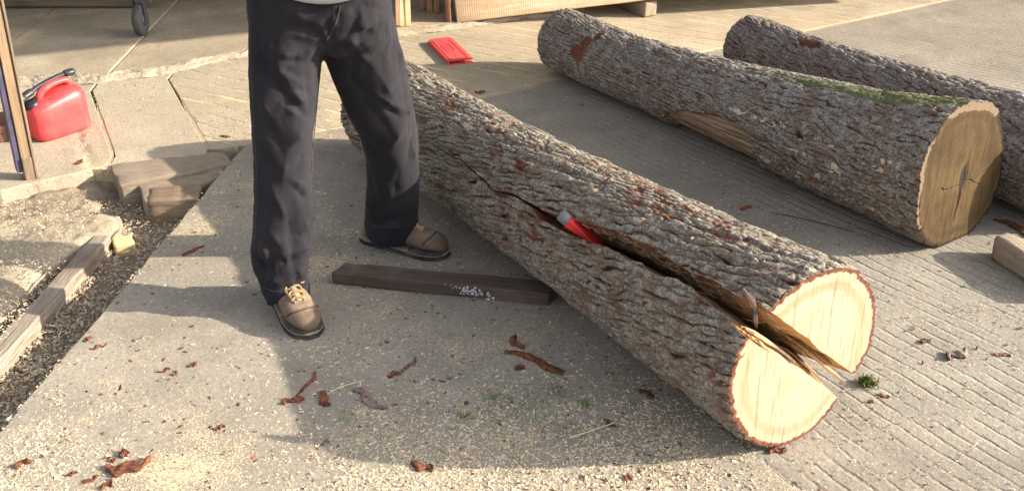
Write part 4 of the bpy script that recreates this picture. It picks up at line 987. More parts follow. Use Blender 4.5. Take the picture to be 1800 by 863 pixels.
for ri_, k_ in ((-1, .034), (-2, .016)):
    c_ = np.mean(np.array(_lr1[ri_]), 0); _lr1[ri_] = [(x, y, z + k_ * max(-.1, ((x - c_[0]) * .53 - (y - c_[1]) * .85) / .08)) for x, y, z in _lr1[ri_]]
add_loft(bm, _lr1); add_loft(bm, leg_rings(leg2, 2.78, 2.935, 0, .9))
pel = []
for v, a, b, ry in ((80, 466, 676, .080), (66, 440, 690, .104), (48, 436, 695, .118), (26, 435, 690, .126), (0, 434, 686, .128), (-40, 438, 680, .12), (-75, 446, 672, .112)):
    c = at((a + b) / 2, v, 2.755); dep = c.y * CP + (CAM_H - c.z) * SP; pel.append(ring3(c, (b - a) / 2 * dep / FPX, ry, 0, 40, 2.5))
add_loft(bm, pel); bmesh.ops.recalc_face_normals(bm, faces=bm.faces[:])
tmp = link('tmp', from_bm(bm), M_TRS); md = tmp.modifiers.new('r', 'REMESH'); md.mode = 'VOXEL'; md.voxel_size = .0095
md2 = tmp.modifiers.new('s', 'SMOOTH'); md2.factor = .5; md2.iterations = 14
dg = bpy.context.evaluated_depsgraph_get(); me = bpy.data.meshes.new_from_object(tmp.evaluated_get(dg)); bpy.data.objects.remove(tmp)
def drape(me, frames=26, slack=.0):
    """let the loose cloth buckle over the legs: held at waist and hems, a little more cloth than leg"""
    cl = link('drape_cloth', me, M_TRS); vg = cl.vertex_groups.new(name='pin')
    top = []; n_ = len(me.vertices); c_ = np.empty(n_ * 3, np.float32); me.vertices.foreach_get('co', c_); c_ = c_.reshape(-1, 3)
    for k, (z_, x_) in enumerate(zip(c_[:, 2], c_[:, 0])):
        wt = 1.0 if z_ > .90 else (.0 if z_ > .085 else .9)
        if wt: vg.add([k], wt, 'REPLACE')
    cl.shape_key_add(name='Basis'); kr = cl.shape_key_add(name='rest'); rc = c_.astype(float).copy()
    rc[:, 2] = .9 + (rc[:, 2] - .9) * (1.085 + .03 * np.clip((.42 - rc[:, 2]) / .3, 0, 1))
    rc[:, 0] += .020 * np.sin((rc[:, 2] - .9) * 9) * np.sign(rc[:, 1] - 2.7)
    kr.data.foreach_set('co', rc.astype(np.float32).ravel()); kr.value = 0.0
    bmi = bmesh.new()
    def shrink(rings, k): 
        out = []
        for r in rings:
            c = np.mean(np.array(r), 0); out.append([tuple(c + (np.array(p) - c) * k) for p in r])
        return out
    add_loft(bmi, shrink(leg_rings(leg1, 2.74, 2.535, 0, .9), .80)); add_loft(bmi, shrink(leg_rings(leg2, 2.78, 2.935, 0, .9), .80)); add_loft(bmi, shrink(pel, .86))
    bmesh.ops.recalc_face_normals(bmi, faces=bmi.faces[:])
    inner = link('drape_form', from_bm(bmi), M_TRS); inner.modifiers.new('c', 'COLLISION'); inner.collision.thickness_outer = .004
    m = cl.modifiers.new('cloth', 'CLOTH'); st = m.settings; st.rest_shape_key = kr; st.quality = 5; st.mass = .35; st.vertex_group_mass = 'pin'; st.pin_stiffness = 2.0
    st.tension_stiffness = 35; st.compression_stiffness = 35; st.shear_stiffness = 12; st.bending_stiffness = 1.6; st.air_damping = 1.0
    st.tension_damping = 8; st.compression_damping = 8; st.shear_damping = 8; st.bending_damping = 1.0; st.shrink_min = slack; st.shrink_max = slack
    st.effector_weights.gravity = .04; m.collision_settings.use_self_collision = False; m.collision_settings.distance_min = .004; m.collision_settings.collision_quality = 2
    m.point_cache.frame_start = 1; m.point_cache.frame_end = frames
    for f in range(1, frames + 1): SC.frame_set(f)
    dg = bpy.context.evaluated_depsgraph_get(); out = bpy.data.meshes.new_from_object(cl.evaluated_get(dg)); out.materials.clear()
    out.update(); bpy.data.objects.remove(cl); bpy.data.objects.remove(inner); SC.frame_set(1)
    bs = bmesh.new(); bs.from_mesh(out); bmesh.ops.smooth_vert(bs, verts=bs.verts[:], factor=.3, use_axis_x=True, use_axis_y=True, use_axis_z=True)
    bmesh.ops.subdivide_edges(bs, edges=bs.edges[:], cuts=1, use_grid_fill=True, smooth=1.0); bs.to_mesh(out); bs.free(); out.update()
    return out
import time as _t; _t0 = _t.time()
me = drape(me); print('drape', _t.time() - _t0, len(me.vertices))
# folds: ridges (+) and valleys (-) laid on the cloth where the photo shows them
bvh = BVHTree.FromPolygons([v.co for v in me.vertices], [p.vertices[:] for p in me.polygons])
def onto(u, v):
    h = bvh.ray_cast(CO, ray(u, v).normalized(), 6)
    if h[0] is None:
        return at(u, v, 2.66)
    return h[0]
N = len(me.vertices); CO_ = np.empty(N * 3, np.float32); me.vertices.foreach_get('co', CO_); CO_ = CO_.reshape(-1, 3).astype(float)
NR = np.empty(N * 3, np.float32); me.vertices.foreach_get('normal', NR); NR = NR.reshape(-1, 3).astype(float)
folds = [  # u0,v0,u1,v1,amp mm,width mm
 (484, 94, 526, 100, 9, 14), (526, 100, 562, 78, 8, 12), (490, 108, 545, 108, -8, 12), (448, 76, 488, 150, -9, 16), (488, 150, 537, 208, -10, 15), (470, 80, 510, 150, 8, 16), (510, 150, 540, 196, 9, 14),
 (472, 108, 535, 139, -6, 10), (478, 120, 532, 150, 7, 10), (510, 157, 548, 163, -6, 9), (505, 170, 545, 178, 5, 9), (493, 181, 536, 212, 7, 10), (445, 150, 490, 230, 7, 18), (450, 190, 500, 275, -7, 16),
 (542, 215, 507, 264, 9, 14), (505, 264, 495, 330, 6, 14), (545, 250, 520, 300, -7, 12), (455, 250, 480, 320, -6, 14), (479, 331, 511, 398, 9, 12), (511, 327, 550, 359, -8, 10), (505, 310, 545, 335, 6, 10), (459, 418, 471, 465, 8, 9),
 (450, 350, 458, 410, 5, 14), (507, 489, 545, 465, 9, 9), (500, 500, 545, 484, -8, 8), (518, 445, 552, 430, 9, 9), (459, 457, 540, 437, 8, 10), (462, 470, 535, 452, -9, 8), (505, 425, 545, 405, -7, 9), (470, 400, 500, 440, 7, 11), (460, 490, 505, 498, 7, 8), (462, 505, 540, 508, -6, 8),
 (448, 440, 470, 480, -8, 9), (470, 518, 540, 515, 5, 8), (500, 355, 515, 430, -7, 12), (530, 370, 545, 420, 5, 10),
 (608, 63, 672, 31, 9, 14), (600, 75, 660, 48, -8, 12), (587, 70, 652, 75, 9, 13), (600, 88, 648, 96, -7, 12), (615, 75, 660, 120, 7, 16), (660, 120, 702, 190, 8, 16), (600, 110, 650, 190, -9, 20), (650, 190, 690, 240, -6, 14), (660, 163, 708, 195, 9, 10), (668, 180, 705, 210, -7, 9),
 (722, 195, 677, 278, 10, 14), (730, 210, 715, 290, -6, 12), (700, 195, 735, 195, 6, 9), (640, 240, 680, 300, -7, 16), (665, 290, 664, 345, 6, 14), (690, 60, 712, 130, 6, 14), (725, 255, 732, 285, 6, 8), (648, 394, 733, 379, -9, 8), (650, 404, 735, 392, 7, 8), (700, 300, 690, 370, -5, 16), (644, 330, 652, 385, 6, 10),
 (585, 5, 590, 70, 5, 8), (578, 40, 582, 74, -6, 6), (490, 10, 560, 45, 6, 18), (480, 40, 570, 60, -5, 14), (450, 10, 470, 60, -5, 16), (610, 20, 680, 8, -6, 16), (566, 40, 574, 72, 6, 8), (500, 60, 560, 68, 5, 9)]
disp = np.zeros(N)
zc = CO_[:, 2]
disp += .0028 * fbm(CO_[:, 0] * 14 + CO_[:, 2] * 6, CO_[:, 2] * 11 - CO_[:, 0] * 4, 51, 3) + .0015 * fbm(CO_[:, 0] * 40, CO_[:, 2] * 34, 52, 3)
low = np.clip((.30 - zc) / .25, 0, 1); disp += .004 * low * fbm(CO_[:, 0] * 9 + CO_[:, 1] * 7, CO_[:, 2] * 34, 53, 3)
for u0, v0, u1, v1, am, wd in folds:
    a = np.array(onto(u0, v0)); b = np.array(onto(u1, v1)); mid_ = np.array(onto((u0 + u1) / 2, (v0 + v1) / 2)); 
    a = a - .22 * (mid_ - a); b = b - .22 * (mid_ - b)
    for (p0, p1, t0, t1) in ((a, mid_, 0, .5), (mid_, b, .5, 1)):
        d = p1 - p0; L2 = d @ d + 1e-9; t = np.clip((CO_ - p0) @ d / L2, 0, 1); ds = np.linalg.norm(CO_ - (p0 + t[:, None] * d), axis=1)
        tt_ = t0 + (t1 - t0) * t; taper = np.clip(np.sin(np.pi * (.02 + .96 * tt_)), 0, 1) ** .9
        x = ds / (wd * 1.75 / 1000.0); disp += .5 * 1.7 * am / 1000.0 * taper * np.exp(-np.abs(x * 1.5) ** 1.15)
nf = NR.copy()
CO2 = CO_ + NR * disp[:, None]; CO2[:, 2] = np.maximum(CO2[:, 2], .012)
me.vertices.foreach_set('co', CO2.astype(np.float32).ravel()); me.update(); me.materials.clear()
trs = link('trousers', me, M_TRS, man)
sm_ = trs.modifiers.new('s', 'SMOOTH'); sm_.factor = .3; sm_.iterations = 2
# hem band stitching strips, fly seam
def seam(name, uv, rad, mat, lift=.0015):
    b2 = BVHTree.FromPolygons([v.co for v in me.vertices], [p.vertices[:] for p in me.polygons]); P = []
    for (u0, v0), (u1, v1) in zip(uv[:-1], uv[1:]):
        for k in range(8):
            h = b2.ray_cast(CO, ray(lerp(u0, u1, k / 8), lerp(v0, v1, k / 8)).normalized(), 6)
            if h[0] is not None: P.append(h[0] + h[1] * lift * (1 if h[1].dot(ray(u0, v0)) < 0 else -1))
    if len(P) > 3: link(name, tube(P, rad, 6), mat, trs)
M_THR = plain('seam_thread', (.035, .03, .032), .8)
seam('fly_seam', [(598, 12), (590, 40), (580, 62), (572, 74)], .0016, M_THR)
seam('hem_stitch', [(463, 505), (480, 512), (505, 514), (530, 510), (545, 500)], .0011, M_THR, .0006)
seam('hem_stitch', [(646, 392), (670, 399), (700, 400), (725, 394), (738, 385)], .0011, M_THR, .0006)
seam('side_seam', [(440, 20), (441, 100), (446, 200), (451, 300), (450, 400), (446, 450)], .0012, M_THR, .0003)
seam('inner_seam', [(566, 80), (562, 150), (551, 240), (546, 330)], .0014, M_THR, .0005)
# boots
def boot(loc, yaw, sc=1.0):
    root = empty('boot', loc); root.parent = man; root.matrix_parent_inverse = man.matrix_basis.inverted()
    mt = Matrix.Translation(loc) @ Matrix.Rotation(yaw, 4, 'Z') @ Matrix.Scale(sc, 4)
    # foot: heel at -.095, toe at +.205
    xs = [-.100, -.092, -.07, -.03, .01, .05, .09, .125, .155, .18, .196, .204]
    hws = [.016, .028, .036, .036, .036, .041, .047, .050, .048, .040, .027, .010]
    hts = [.085, .105, .118, .125, .124, .112, .094, .080, .073, .068, .058, .040]
    n = 28
    def sect(x, hw_, z0, z1, e=2.6, off=0):
        out = []
        for k in range(n):
            a = 2 * math.pi * k / n; ca, sa = math.cos(a), math.sin(a)
            zc_ = (z0 + z1) / 2; yy = hw_ * math.copysign(abs(ca) ** (2 / e), ca); zz = zc_ + (z1 - z0) / 2 * math.copysign(abs(sa) ** (2 / 2.2), sa)
            if zz > zc_: yy *= 1 - .28 * (zz - zc_) / (z1 - zc_) * (1 if x < .1 else .4)
            out.append((x, yy + off, zz))
        return out
    V, F = loft([sect(x, h_, .026, t_) for x, h_, t_ in zip(xs, hws, hts)])
    me_ = mesh_py(V, F); up_ = link('boot_upper', me_, M_BOOT, root, True, mt); ss = up_.modifiers.new('s', 'SUBSURF'); ss.levels = 1; ss.render_levels = 2
    # ankle collar
    cs = []
    for z, rx, ry, dx in ((.06, .055, .036, -.035), (.085, .054, .038, -.038), (.10, .050, .039, -.043), (.112, .048, .038, -.045), (.116, .040, .032, -.045)): cs.append([(dx + rx * math.cos(2 * math.pi * k / n), ry * math.sin(2 * math.pi * k / n), z) for k in range(n)])
    link('ankle_collar', mesh_py(*loft(cs)), M_BOOT, up_, True, mt)
    ol = lambda g_: [(x, h_ + g_) for x, h_ in zip(xs, hws)]
    def soleplate(z0, z1, g_, g2__=None):
        P = [(x + (g_ if i == len(xs) - 1 else (-g_ if i == 0 else 0)), h_ + g_) for i, (x, h_) in enumerate(zip(xs, hws))] ; P = P + [(x, -y) for x, y in reversed(P)]
        bm_ = bmesh.new(); bm_.from_mesh(prism_mesh(P, z0, z1)); bmesh.ops.bevel(bm_, geom=[e for e in bm_.edges if abs(e.verts[0].co.z - e.verts[1].co.z) < 1e-6], offset=.003, segments=2, affect='EDGES'); return from_bm(bm_)
    link('midsole', soleplate(.0145, .0225, .0035), M_MID, root, False, mt)
    sl_ = link('sole', soleplate(.0005, .0155, .005), M_SOLE, root, False, mt)
    link('toe_bumper', mesh_py(*loft([sect(x, h_ * 1.02 + .001, .010, .032) for x, h_ in zip(xs[-6:], hws[-6:])])), M_SOLE, sl_, True, mt)
    # tongue, eyelet flaps and laces on the instep
    hz_ = lambda x: float(np.interp(x, xs, hts))
    for sy in (-1, 1):
        P = smooth_path([(x, sy * y_, hz_(x) - dz) for x, y_, dz in ((.128, .012, .001), (.10, .019, .003), (.07, .022, .004), (.03, .024, .003), (.0, .026, -.004))])
        link('eyelet_flap', tube(P, [.0048] * len(P), 8), M_SOLE if False else M_BOOT, up_, True, mt)
    link('tongue', tube(smooth_path([(.122, 0, hz_(.122) - .004), (.09, 0, hz_(.09) - .003), (.04, 0, hz_(.04)), (0, 0, .134)]), [.011] * 19, 10), M_MID, up_, True, mt)
    seam_m = M_SOLE
    def over(x, f):
        h_ = float(np.interp(x, xs, hws)); t_ = float(np.interp(x, xs, hts)); a = math.pi * f; ca, sa = math.cos(a), math.sin(a); zc_ = (t_ + .026) / 2; yy = h_ * math.copysign(abs(ca) ** (2 / 2.6), ca); zz = zc_ + (t_ - .026) / 2 * abs(sa) ** (2 / 2.2)
        yy *= 1 - .28 * (zz - zc_) / max(1e-4, t_ - zc_) * (1 if x < .1 else .4); return (x, yy * 1.005, zz + .0006)
    link('stitching', tube(smooth_path([over(.143 + .018 * math.sin(math.pi * f), f) for f in np.linspace(.04, .96, 9)], 3), .0013, 6), seam_m, up_, True, mt)
    link('stitching', tube(smooth_path([over(.138 + .018 * math.sin(math.pi * f), f) for f in np.linspace(.04, .96, 9)], 3), .0009, 6), seam_m, up_, True, mt)
    for sgn in (0, 1): link('stitching', tube(smooth_path([over(x, abs(sgn - f)) for x, f in ((.075, .30), (.05, .22), (.02, .16), (-.02, .14), (-.06, .20), (-.085, .30))], 3), .0010, 6), seam_m, up_, True, mt)
    for k in range(5):
        x = .118 - k * .021; z = hz_(x) + .003
        link('lace', tube(smooth_path([(x, -.020, z - .002), (x - .005, -.007, z + .003), (x + .005, .007, z + .003), (x + .002, .020, z - .002)]), .0026, 8), M_LACE, root, True, mt)
        link('lace', tube(smooth_path([(x, .020, z - .002), (x - .006, .007, z + .004), (x - .014, -.007, z + .006), (x - .020, -.020, z + .004)]), .0024, 8), M_LACE, root, True, mt)
    link('lace', tube(smooth_path([(.02, .0, .140), (.03, .03, .140), (.055, .044, .112), (.075, .03, .105), (.05, .01, .125)]), .0023, 8), M_LACE, root, True, mt)
    return root
a1, b1 = gp(487, 556), gp(551, 590); y1 = math.atan2(b1.y - a1.y, b1.x - a1.x)
f1 = Vector((-.688, 2.566, 0)); boot(f1, math.radians(-58), 1.05)
f2 = Vector((-.41, 2.945, 0)); boot(f2, math.radians(-24), 1.05)
# the body under the clothes: one skinned figure, feet to head
sk_v = []; sk_e = []; sk_r = []
def jv(p, r, par_=None):
    sk_v.append(tuple(p)); sk_r.append(r); i = len(sk_v) - 1
    if par_ is not None: sk_e.append((par_, i))
    return i
pc = Vector((-.535, 2.755, .93))
r0 = jv(pc, (.12, .09))
k1c = at(500, 300, 2.62); k2c = at(690, 260, 2.85)
for hipx, kc, fc, yw in ((-.09, k1c, f1, math.radians(-58)), (.09, k2c, f2, math.radians(-22))):
    hi = jv(pc + Vector((hipx, 0, -.08)), (.075, .075), r0); kn = jv(kc, (.05, .05), hi); d = Vector((math.cos(yw), math.sin(yw), 0))
    an = jv(fc + d * -.045 + Vector((0, 0, .11)), (.033, .033), kn); jv(fc + d * .12 + Vector((0, 0, .050)), (.026, .02), an)
ch = jv(pc + Vector((.01, .01, .30)), (.15, .10), r0); ne = jv(pc + Vector((.01, .0, .52)), (.055, .055), ch); hdv = jv(pc + Vector((.02, -.02, .66)), (.075, .09), ne); jv(pc + Vector((.02, -.025, .77)), (.065, .08), hdv)
for sx in (-1, 1):
    sh = jv(pc + Vector((sx * .19, .01, .46)), (.06, .06), ch); el = jv(pc + Vector((sx * .25, -.03, .20)), (.042, .042), sh); wr = jv(pc + Vector((sx * .06, -.24, .27)), (.027, .022), el)
    pa = jv(pc + Vector((sx * .0, -.27, .28)), (.03, .018), wr)
    for fz in range(4): jv(pc + Vector((-sx * .07, -.275 - .004 * fz, .315 - fz * .022)), (.009, .009), pa)
    jv(pc + Vector((-sx * .01, -.29, .35)), (.01, .01), wr)
mb = bpy.data.meshes.new('m'); mb.from_pydata(sk_v, sk_e, []); ob = link('body', mb, M_SKIN, man, None)
smd = ob.modifiers.new('skin', 'SKIN'); 
for i, r_ in enumerate(sk_r): mb.skin_vertices[0].data[i].radius = r_
mb.skin_vertices[0].data[0].use_root = True
ob.modifiers.new('sub', 'SUBSURF').render_levels = 2
# shirt: torso and sleeves, hem hanging over the waistband
bm = bmesh.new(); rg = []
for z, rx, ry, dx, dy in ((.905, .165, .135, .02, 0), (.93, .185, .142, .01, 0), (1.02, .19, .14, 0, 0), (1.15, .19, .135, 0, 0), (1.28, .205, .13, 0, .005), (1.38, .20, .12, 0, .005), (1.44, .12, .085, 0, .0), (1.465, .062, .062, 0, 0)):
    rg.append(ring3(Vector((pc.x + dx + .0, pc.y + dy, z)), rx, ry, 0, 48, 2.4))
for i, (x, y, z) in enumerate(rg[0]):       # hem dips in front
    k = math.exp(-((x - (-.50)) / .12) ** 2) if y < pc.y else 0; rg[0][i] = (x, y, z + .03 - .027 * k)
add_loft(bm, rg)
me_s = from_bm(bm); shirt = link('shirt', me_s, M_SHIRT, man, True)
for sx in (-1, 1):
    P = smooth_path([pc + Vector((sx * .15, .01, .47)), pc + Vector((sx * .20, .01, .44)), pc + Vector((sx * .23, -.01, .32)), pc + Vector((sx * .25, -.03, .20)), pc + Vector((sx * .16, -.15, .235)), pc + Vector((sx * .085, -.225, .262))])
    link('sleeve', tube(P, [lerp(.078, .042, i / (len(P) - 1)) for i in range(len(P))], 20), M_SHIRT, shirt)
hc = pc + Vector((.02, -.02, .72))
bm = bmesh.new(); bmesh.ops.create_uvsphere(bm, u_segments=24, v_segments=16, radius=1)
for v in bm.verts: v.co = Vector((hc.x + v.co.x * .083, hc.y + .025 + v.co.y * .09, hc.z + .04 + v.co.z * .09))
link('hair', from_bm(bm), plain('brown_hair', (.06, .04, .025), .8, .2, .4, 80, .6), man)

# ------------------------------------------------------------------ bark fragments, chips, grass, straw
s = S('bark_fragment'); _p = s.co(); _n = s.noise(_p, 60, 5, .7); _m = s.noise(_p, 22, 3, .6)
_c = s.mix(s.ramp(_n, [(.38, 0), (.62, 1)]), (.05, .022, .015), (.19, .068, .035))
_c = s.mix(s.ramp(s.ma('ADD', s.at('grey'), s.ma('MULTIPLY', s.ma('SUBTRACT', _m, .5), .7)), [(.45, 0), (.6, .9)]), _c, (.19, .15, .135))
M_FRAG = s.out(_c, .9, s.bump(_n, .8, .006), .2)
def frag(u0, v0, u1, v1, wd, th, label, seed, grey=.0, bend=.0, z=0.0, curl=.22, lift=0.0, name='bark_fragment'):
    a, b = gp(u0, v0, z), gp(u1, v1, z); d = b - a; L = d.length; d.normalize(); s1 = Vector((-d.y, d.x, 0)); rr = np.random.default_rng(seed)
    n, m = 26, 12; V = []; gr = []
    for i in range(n):
        f = i / (n - 1); w_ = wd * (.35 + .65 * math.sin(math.pi * (.08 + .84 * f)) ** .7) * (1 + .35 * float(vn(np.array(f * 6.0), np.array(seed * 1.7), seed)))
        off = wd * .5 * float(vn(np.array(f * 4.0), np.array(seed * .7), seed + 2)) + bend * math.sin(math.pi * f)
        for j in range(m):
            ph_ = 2 * math.pi * j / m; x = math.cos(ph_); y = math.sin(ph_)
            zz = th * .38 * (1 + y) * (.7 + .35 * float(vn(np.array(f * 5.0), np.array(j * .4), seed + 4))) + curl * w_ * .15 * abs(x) ** 2 * (0 if y < -.3 else 1) + lift * f
            p = a + d * (L * f) + s1 * (x * w_ * .5 * (1 + .15 * float(vn(np.array(f * 14.0), np.array(j * 1.3), seed + 5))) + off); V.append((p.x, p.y, z + max(.0005, zz)))
            gr.append(grey * (y > -.2) * (.5 + .7 * rr.random()))
    me_ = mesh_np(np.array(V), grid_faces(n, m, wrap=True)); b_ = bmesh.new(); b_.from_mesh(me_); bmesh.ops.holes_fill(b_, edges=b_.edges[:]); bmesh.ops.recalc_face_normals(b_, faces=b_.faces[:]); b_.to_mesh(me_); b_.free()
    attr(me_, 'grey', gr); o = link(name, me_, M_FRAG, None, False)
    return tag(o, label, 'bark piece', 'loose bark pieces on the concrete')
frag(322, 452, 358, 434, .018, .012, 'reddish bark sliver between the man and the slab edge', 1)
frag(148, 602, 160, 594, .016, .012, 'upper of two red bark bits at the left pad edge', 2)
frag(158, 616, 190, 606, .014, .010, 'lower red bark bit of the pair at the left pad edge', 3)
frag(278, 656, 300, 650, .014, .012, 'dark bark crumb left of the reddish one below the man’s shadow', 4, .3)
frag(330, 646, 347, 640, .014, .014, 'small reddish crumb of bark just below the leg shadow', 5)
frag(303, 661, 313, 655, .014, .012, 'tiny dark crumb beside the pair of bark bits below the leg shadow', 51, .5)
frag(498, 712, 530, 698, .022, .016, 'red-ended bark stub at the foot of a long thin sliver', 6)
frag(522, 700, 558, 656, .012, .010, 'long thin dark bark sliver pointing toward the boot', 7, .2)
frag(566, 690, 576, 716, .024, .020, 'chunky knobbly red bark lump below the boot', 8, .2)
frag(624, 686, 674, 722, .026, .022, 'thick grey-backed bark strip with a red end', 9, .75)
frag(682, 664, 704, 658, .020, .016, 'dark stub of bark left of a thin grey strip', 10, .3)
frag(700, 658, 733, 632, .014, .012, 'thin grey bark strip behind the small dark stub', 11, .6)
frag(756, 668, 786, 672, .010, .008, 'thin brown bark shaving on the thick wood chips', 12)
frag(888, 620, 992, 657, .026, .024, 'largest dark red bark strip in the log shadow', 13, .25, .004)
frag(902, 598, 914, 616, .022, .030, 'upright red flake behind the largest bark strip', 14, 0, 0, 0, .2)
frag(905, 650, 922, 648, .022, .020, 'red knob of bark in front of the largest bark strip', 15)
frag(722, 818, 762, 828, .020, .018, 'dark oval bark piece alone near the bottom edge', 16, .1)
frag(186, 829, 265, 818, .040, .026, 'broad thick red bark slab at the bottom left', 17, .15)
frag(212, 806, 226, 796, .020, .024, 'red bark knob behind the broad slab at bottom left', 18)
frag(148, 850, 176, 838, .014, .012, 'dark bark stick left of the broad slab at bottom left', 19, .2)
frag(176, 858, 200, 848, .018, .016, 'red bark bit below the broad slab at bottom left', 20)
frag(184, 806, 204, 812, .014, .012, 'dark flat bark bit left of the red knob at bottom left', 21, .4)
frag(28, 822, 56, 812, .022, .020, 'red bark chunk in the bottom left corner', 22)
frag(120, 838, 134, 830, .014, .014, 'lone red bark crumb left of the dark stick', 23)
frag(376, 756, 396, 750, .014, .012, 'lone reddish crumb on the pale chips left of the grass', 24)
frag(1122, 686, 1150, 700, .020, .016, 'dark bark bit in shade beside the split log', 25, .3)
frag(1062, 738, 1080, 752, .014, .012, 'dark bark bit by the straw stalk', 26, .3)
frag(1662, 630, 1698, 620, .024, .022, 'dark bark lump on the ribbed concrete right of the split log', 27, .7)
frag(1748, 624, 1776, 626, .014, .010, 'flat light brown bark flake right of the dark lump', 28, .5)
frag(1620, 604, 1634, 600, .014, .014, 'small dark crumb above the bark lump on ribbed concrete', 29, .5)
frag(1546, 692, 1562, 700, .014, .010, 'small red bark flake by the moss clump beside the cut end', 30)
frag(1518, 664, 1530, 668, .012, .010, 'tiny red bark flake touching the cut end of the split log', 31)
frag(1622, 432, 1672, 420, .030, .020, 'crumbled brown bark heap under the brown sawn end', 32, .25)
frag(1752, 386, 1830, 424, .026, .018, 'long dark bark strip beside the sandy bearer block', 33, .3)
frag(838, 165, 850, 162, .022, .018, 'small dark clod on the concrete between the two big logs', 34, .3)
frag(1303, 370, 1318, 364, .018, .016, 'dark pebble-like bark crumb between the split log and mossy log', 35, .3)
frag(1352, 374, 1500, 408, .006, .005, 'long thin dark twig in the shade of the mossy log', 36, .3, .01, name='twig')
frag(1098, 846, 1112, 842, .018, .014, 'red bark bit at the bottom edge below the log shadow', 37)
frag(388, 240, 404, 242, .016, .010, 'small red bark bit left of the man on the grooved floor', 38)
frag(134, 290, 146, 282, .02, .012, 'small dark red bit near the post on the grooved floor', 39)
frag(985, 845, 1000, 850, .03, .008, 'pale flat chip at the bottom edge', 40, 1.0)
frag(1380, 790, 1352, 797, .018, .012, 'loose bark crumb lying right under the cut end of the split log', 41, .2)
# moss clump, straw, grass
def stalk(name, pts_, rad, mat, label, cat): return tag(link(name, tube(smooth_path(pts_), rad, 6), mat), label, cat)
M_STRAW = plain('straw', (.55, .47, .28), .7, .3, .2, 30, 0)
stalk('straw_stalk', [gp(1000, 770, .004), gp(1040, 756, .012), gp(1082, 742, .006)], .0016, M_STRAW, 'pale bent straw stalk on the chips near the grass', 'straw')
stalk('grass_stalk', [gp(1772, 232, .20), gp(1778, 212, .26), gp(1800, 196, .27)], .003, plain('green_stalk', (.30, .36, .20), .7), 'pale green stalk bent between the mossy log and the far log', 'grass stalk')
stalk('straw_stalk', [gp(574, 694, .004), gp(598, 680, .010), gp(640, 668, .004)], .0013, M_STRAW, 'thin straw stalk above the grey-backed bark strip', 'straw')
rng = np.random.default_rng(12)
cl = gp(1524, 676); pts = np.array([[cl.x + rng.normal(0, .010), cl.y + rng.normal(0, .010), abs(rng.normal(0, .008))] for _ in range(500)])
tag(link('moss_clump', blades(pts, np.tile([0, 0, 1.], (500, 1)), .012, .0014, .8, 5), M_MOSS, None, False), 'small green moss clump on the concrete by the split end', 'moss')
def grass_at(spots, seed):
    r = np.random.default_rng(seed); P = []
    for u, v, n, sp in spots:
        c = gp(u, v); P += [[c.x + r.normal(0, sp), c.y + r.normal(0, sp), 0.002] for _ in range(n)]
    return np.array(P)
gpn = grass_at([(820, 735, 40, .010), (1030, 715, 34, .009), (880, 702, 30, .03), (925, 700, 40, .04), (975, 688, 40, .02), (945, 725, 40, .04), (860, 700, 20, .012), (980, 755, 14, .03), (610, 735, 30, .02), (900, 745, 20, .05)], 4)
tag(link('grass', blades(gpn, np.tile([0, 0, 1.], (len(gpn), 1)), .022, .0011, .5, 6), M_GRASS, None, False), kind='stuff')
# wood chips: thousands of little shavings lying on the slabs
def flakes(P, lmin, lmax, asp, tilt, seed, zoff=.001):
    n = len(P); r = np.random.default_rng(seed); a = r.uniform(0, 2 * np.pi, n); L = (lmin + (lmax - lmin) * r.random(n) ** 1.8) * r.uniform(.6, 1.2, n); W = L * r.uniform(asp[0], asp[1], n)
    d = np.stack([np.cos(a), np.sin(a), r.normal(0, tilt, n)], 1); s_ = np.stack([-np.sin(a), np.cos(a), r.normal(0, tilt, n)], 1)
    k = r.uniform(-.25, .25, (n, 4))
    c = P + np.array([0, 0, zoff]) ; c[:, 2] += (np.abs(d[:, 2]) * L + np.abs(s_[:, 2]) * W) * .5
    q = [c + d * (L * (sx + k[:, i] * .4) * .5)[:, None] + s_ * (W * (sy + k[:, i]) * .5)[:, None] for i, (sx, sy) in enumerate(((1, .7), (-1, 1), (-.8, -1), (1, -.6)))]
    V = np.stack(q, 1); up = V.copy(); up[:, :, 2] += r.uniform(.0008, .002, n)[:, None]
    VV = np.concatenate([V, up], 1).reshape(-1, 3); o_ = (np.arange(n) * 8)[:, None, None]
    F = o_ + np.array([[4, 5, 6, 7], [0, 1, 5, 4], [1, 2, 6, 5], [2, 3, 7, 6], [3, 0, 4, 7]])[None]
    return mesh_np(VV, F.reshape(-1, 4))
def chipmat(name, a, b, dk):
    s = S(name); rn = s.node('NewGeometry').outputs['Random Per Island']
    return s.out(s.ramp(rn, [(.0, a), (.6, b), (.86, b), (.9, dk), (1.0, dk)]), .85)
M_CHIP = chipmat('wood_chip', (.38, .30, .195), (.60, .495, .345), (.20, .13, .075))
M_CRUMB = chipmat('bark_crumb', (.06, .035, .025), (.13, .07, .045), (.24, .08, .035))
rng = np.random.default_rng(99)
def scatter(n, poly_uv, seed, dens=None, z=0.0):
    r = np.random.default_rng(seed); u = r.uniform(poly_uv[0], poly_uv[2], n * 3); v = r.uniform(poly_uv[1], poly_uv[3], n * 3)
    xx = (u - 900) / FPX; yy = (431.5 - v) / FPX; dy_ = CP + yy * SP; dz_ = -SP + yy * CP; k_ = (z - CAM_H) / dz_
    X = np.stack([xx * k_, dy_ * k_, np.full(len(u), z)], 1)
    keep = np.ones(len(X), bool)
    if dens is not None: keep &= r.random(len(X)) < dens(X[:, 0], X[:, 1])
    return X[keep][:n]
def on_pad(X, Y): return X > -1.115 - (3.78 - Y) * .1061 + .008
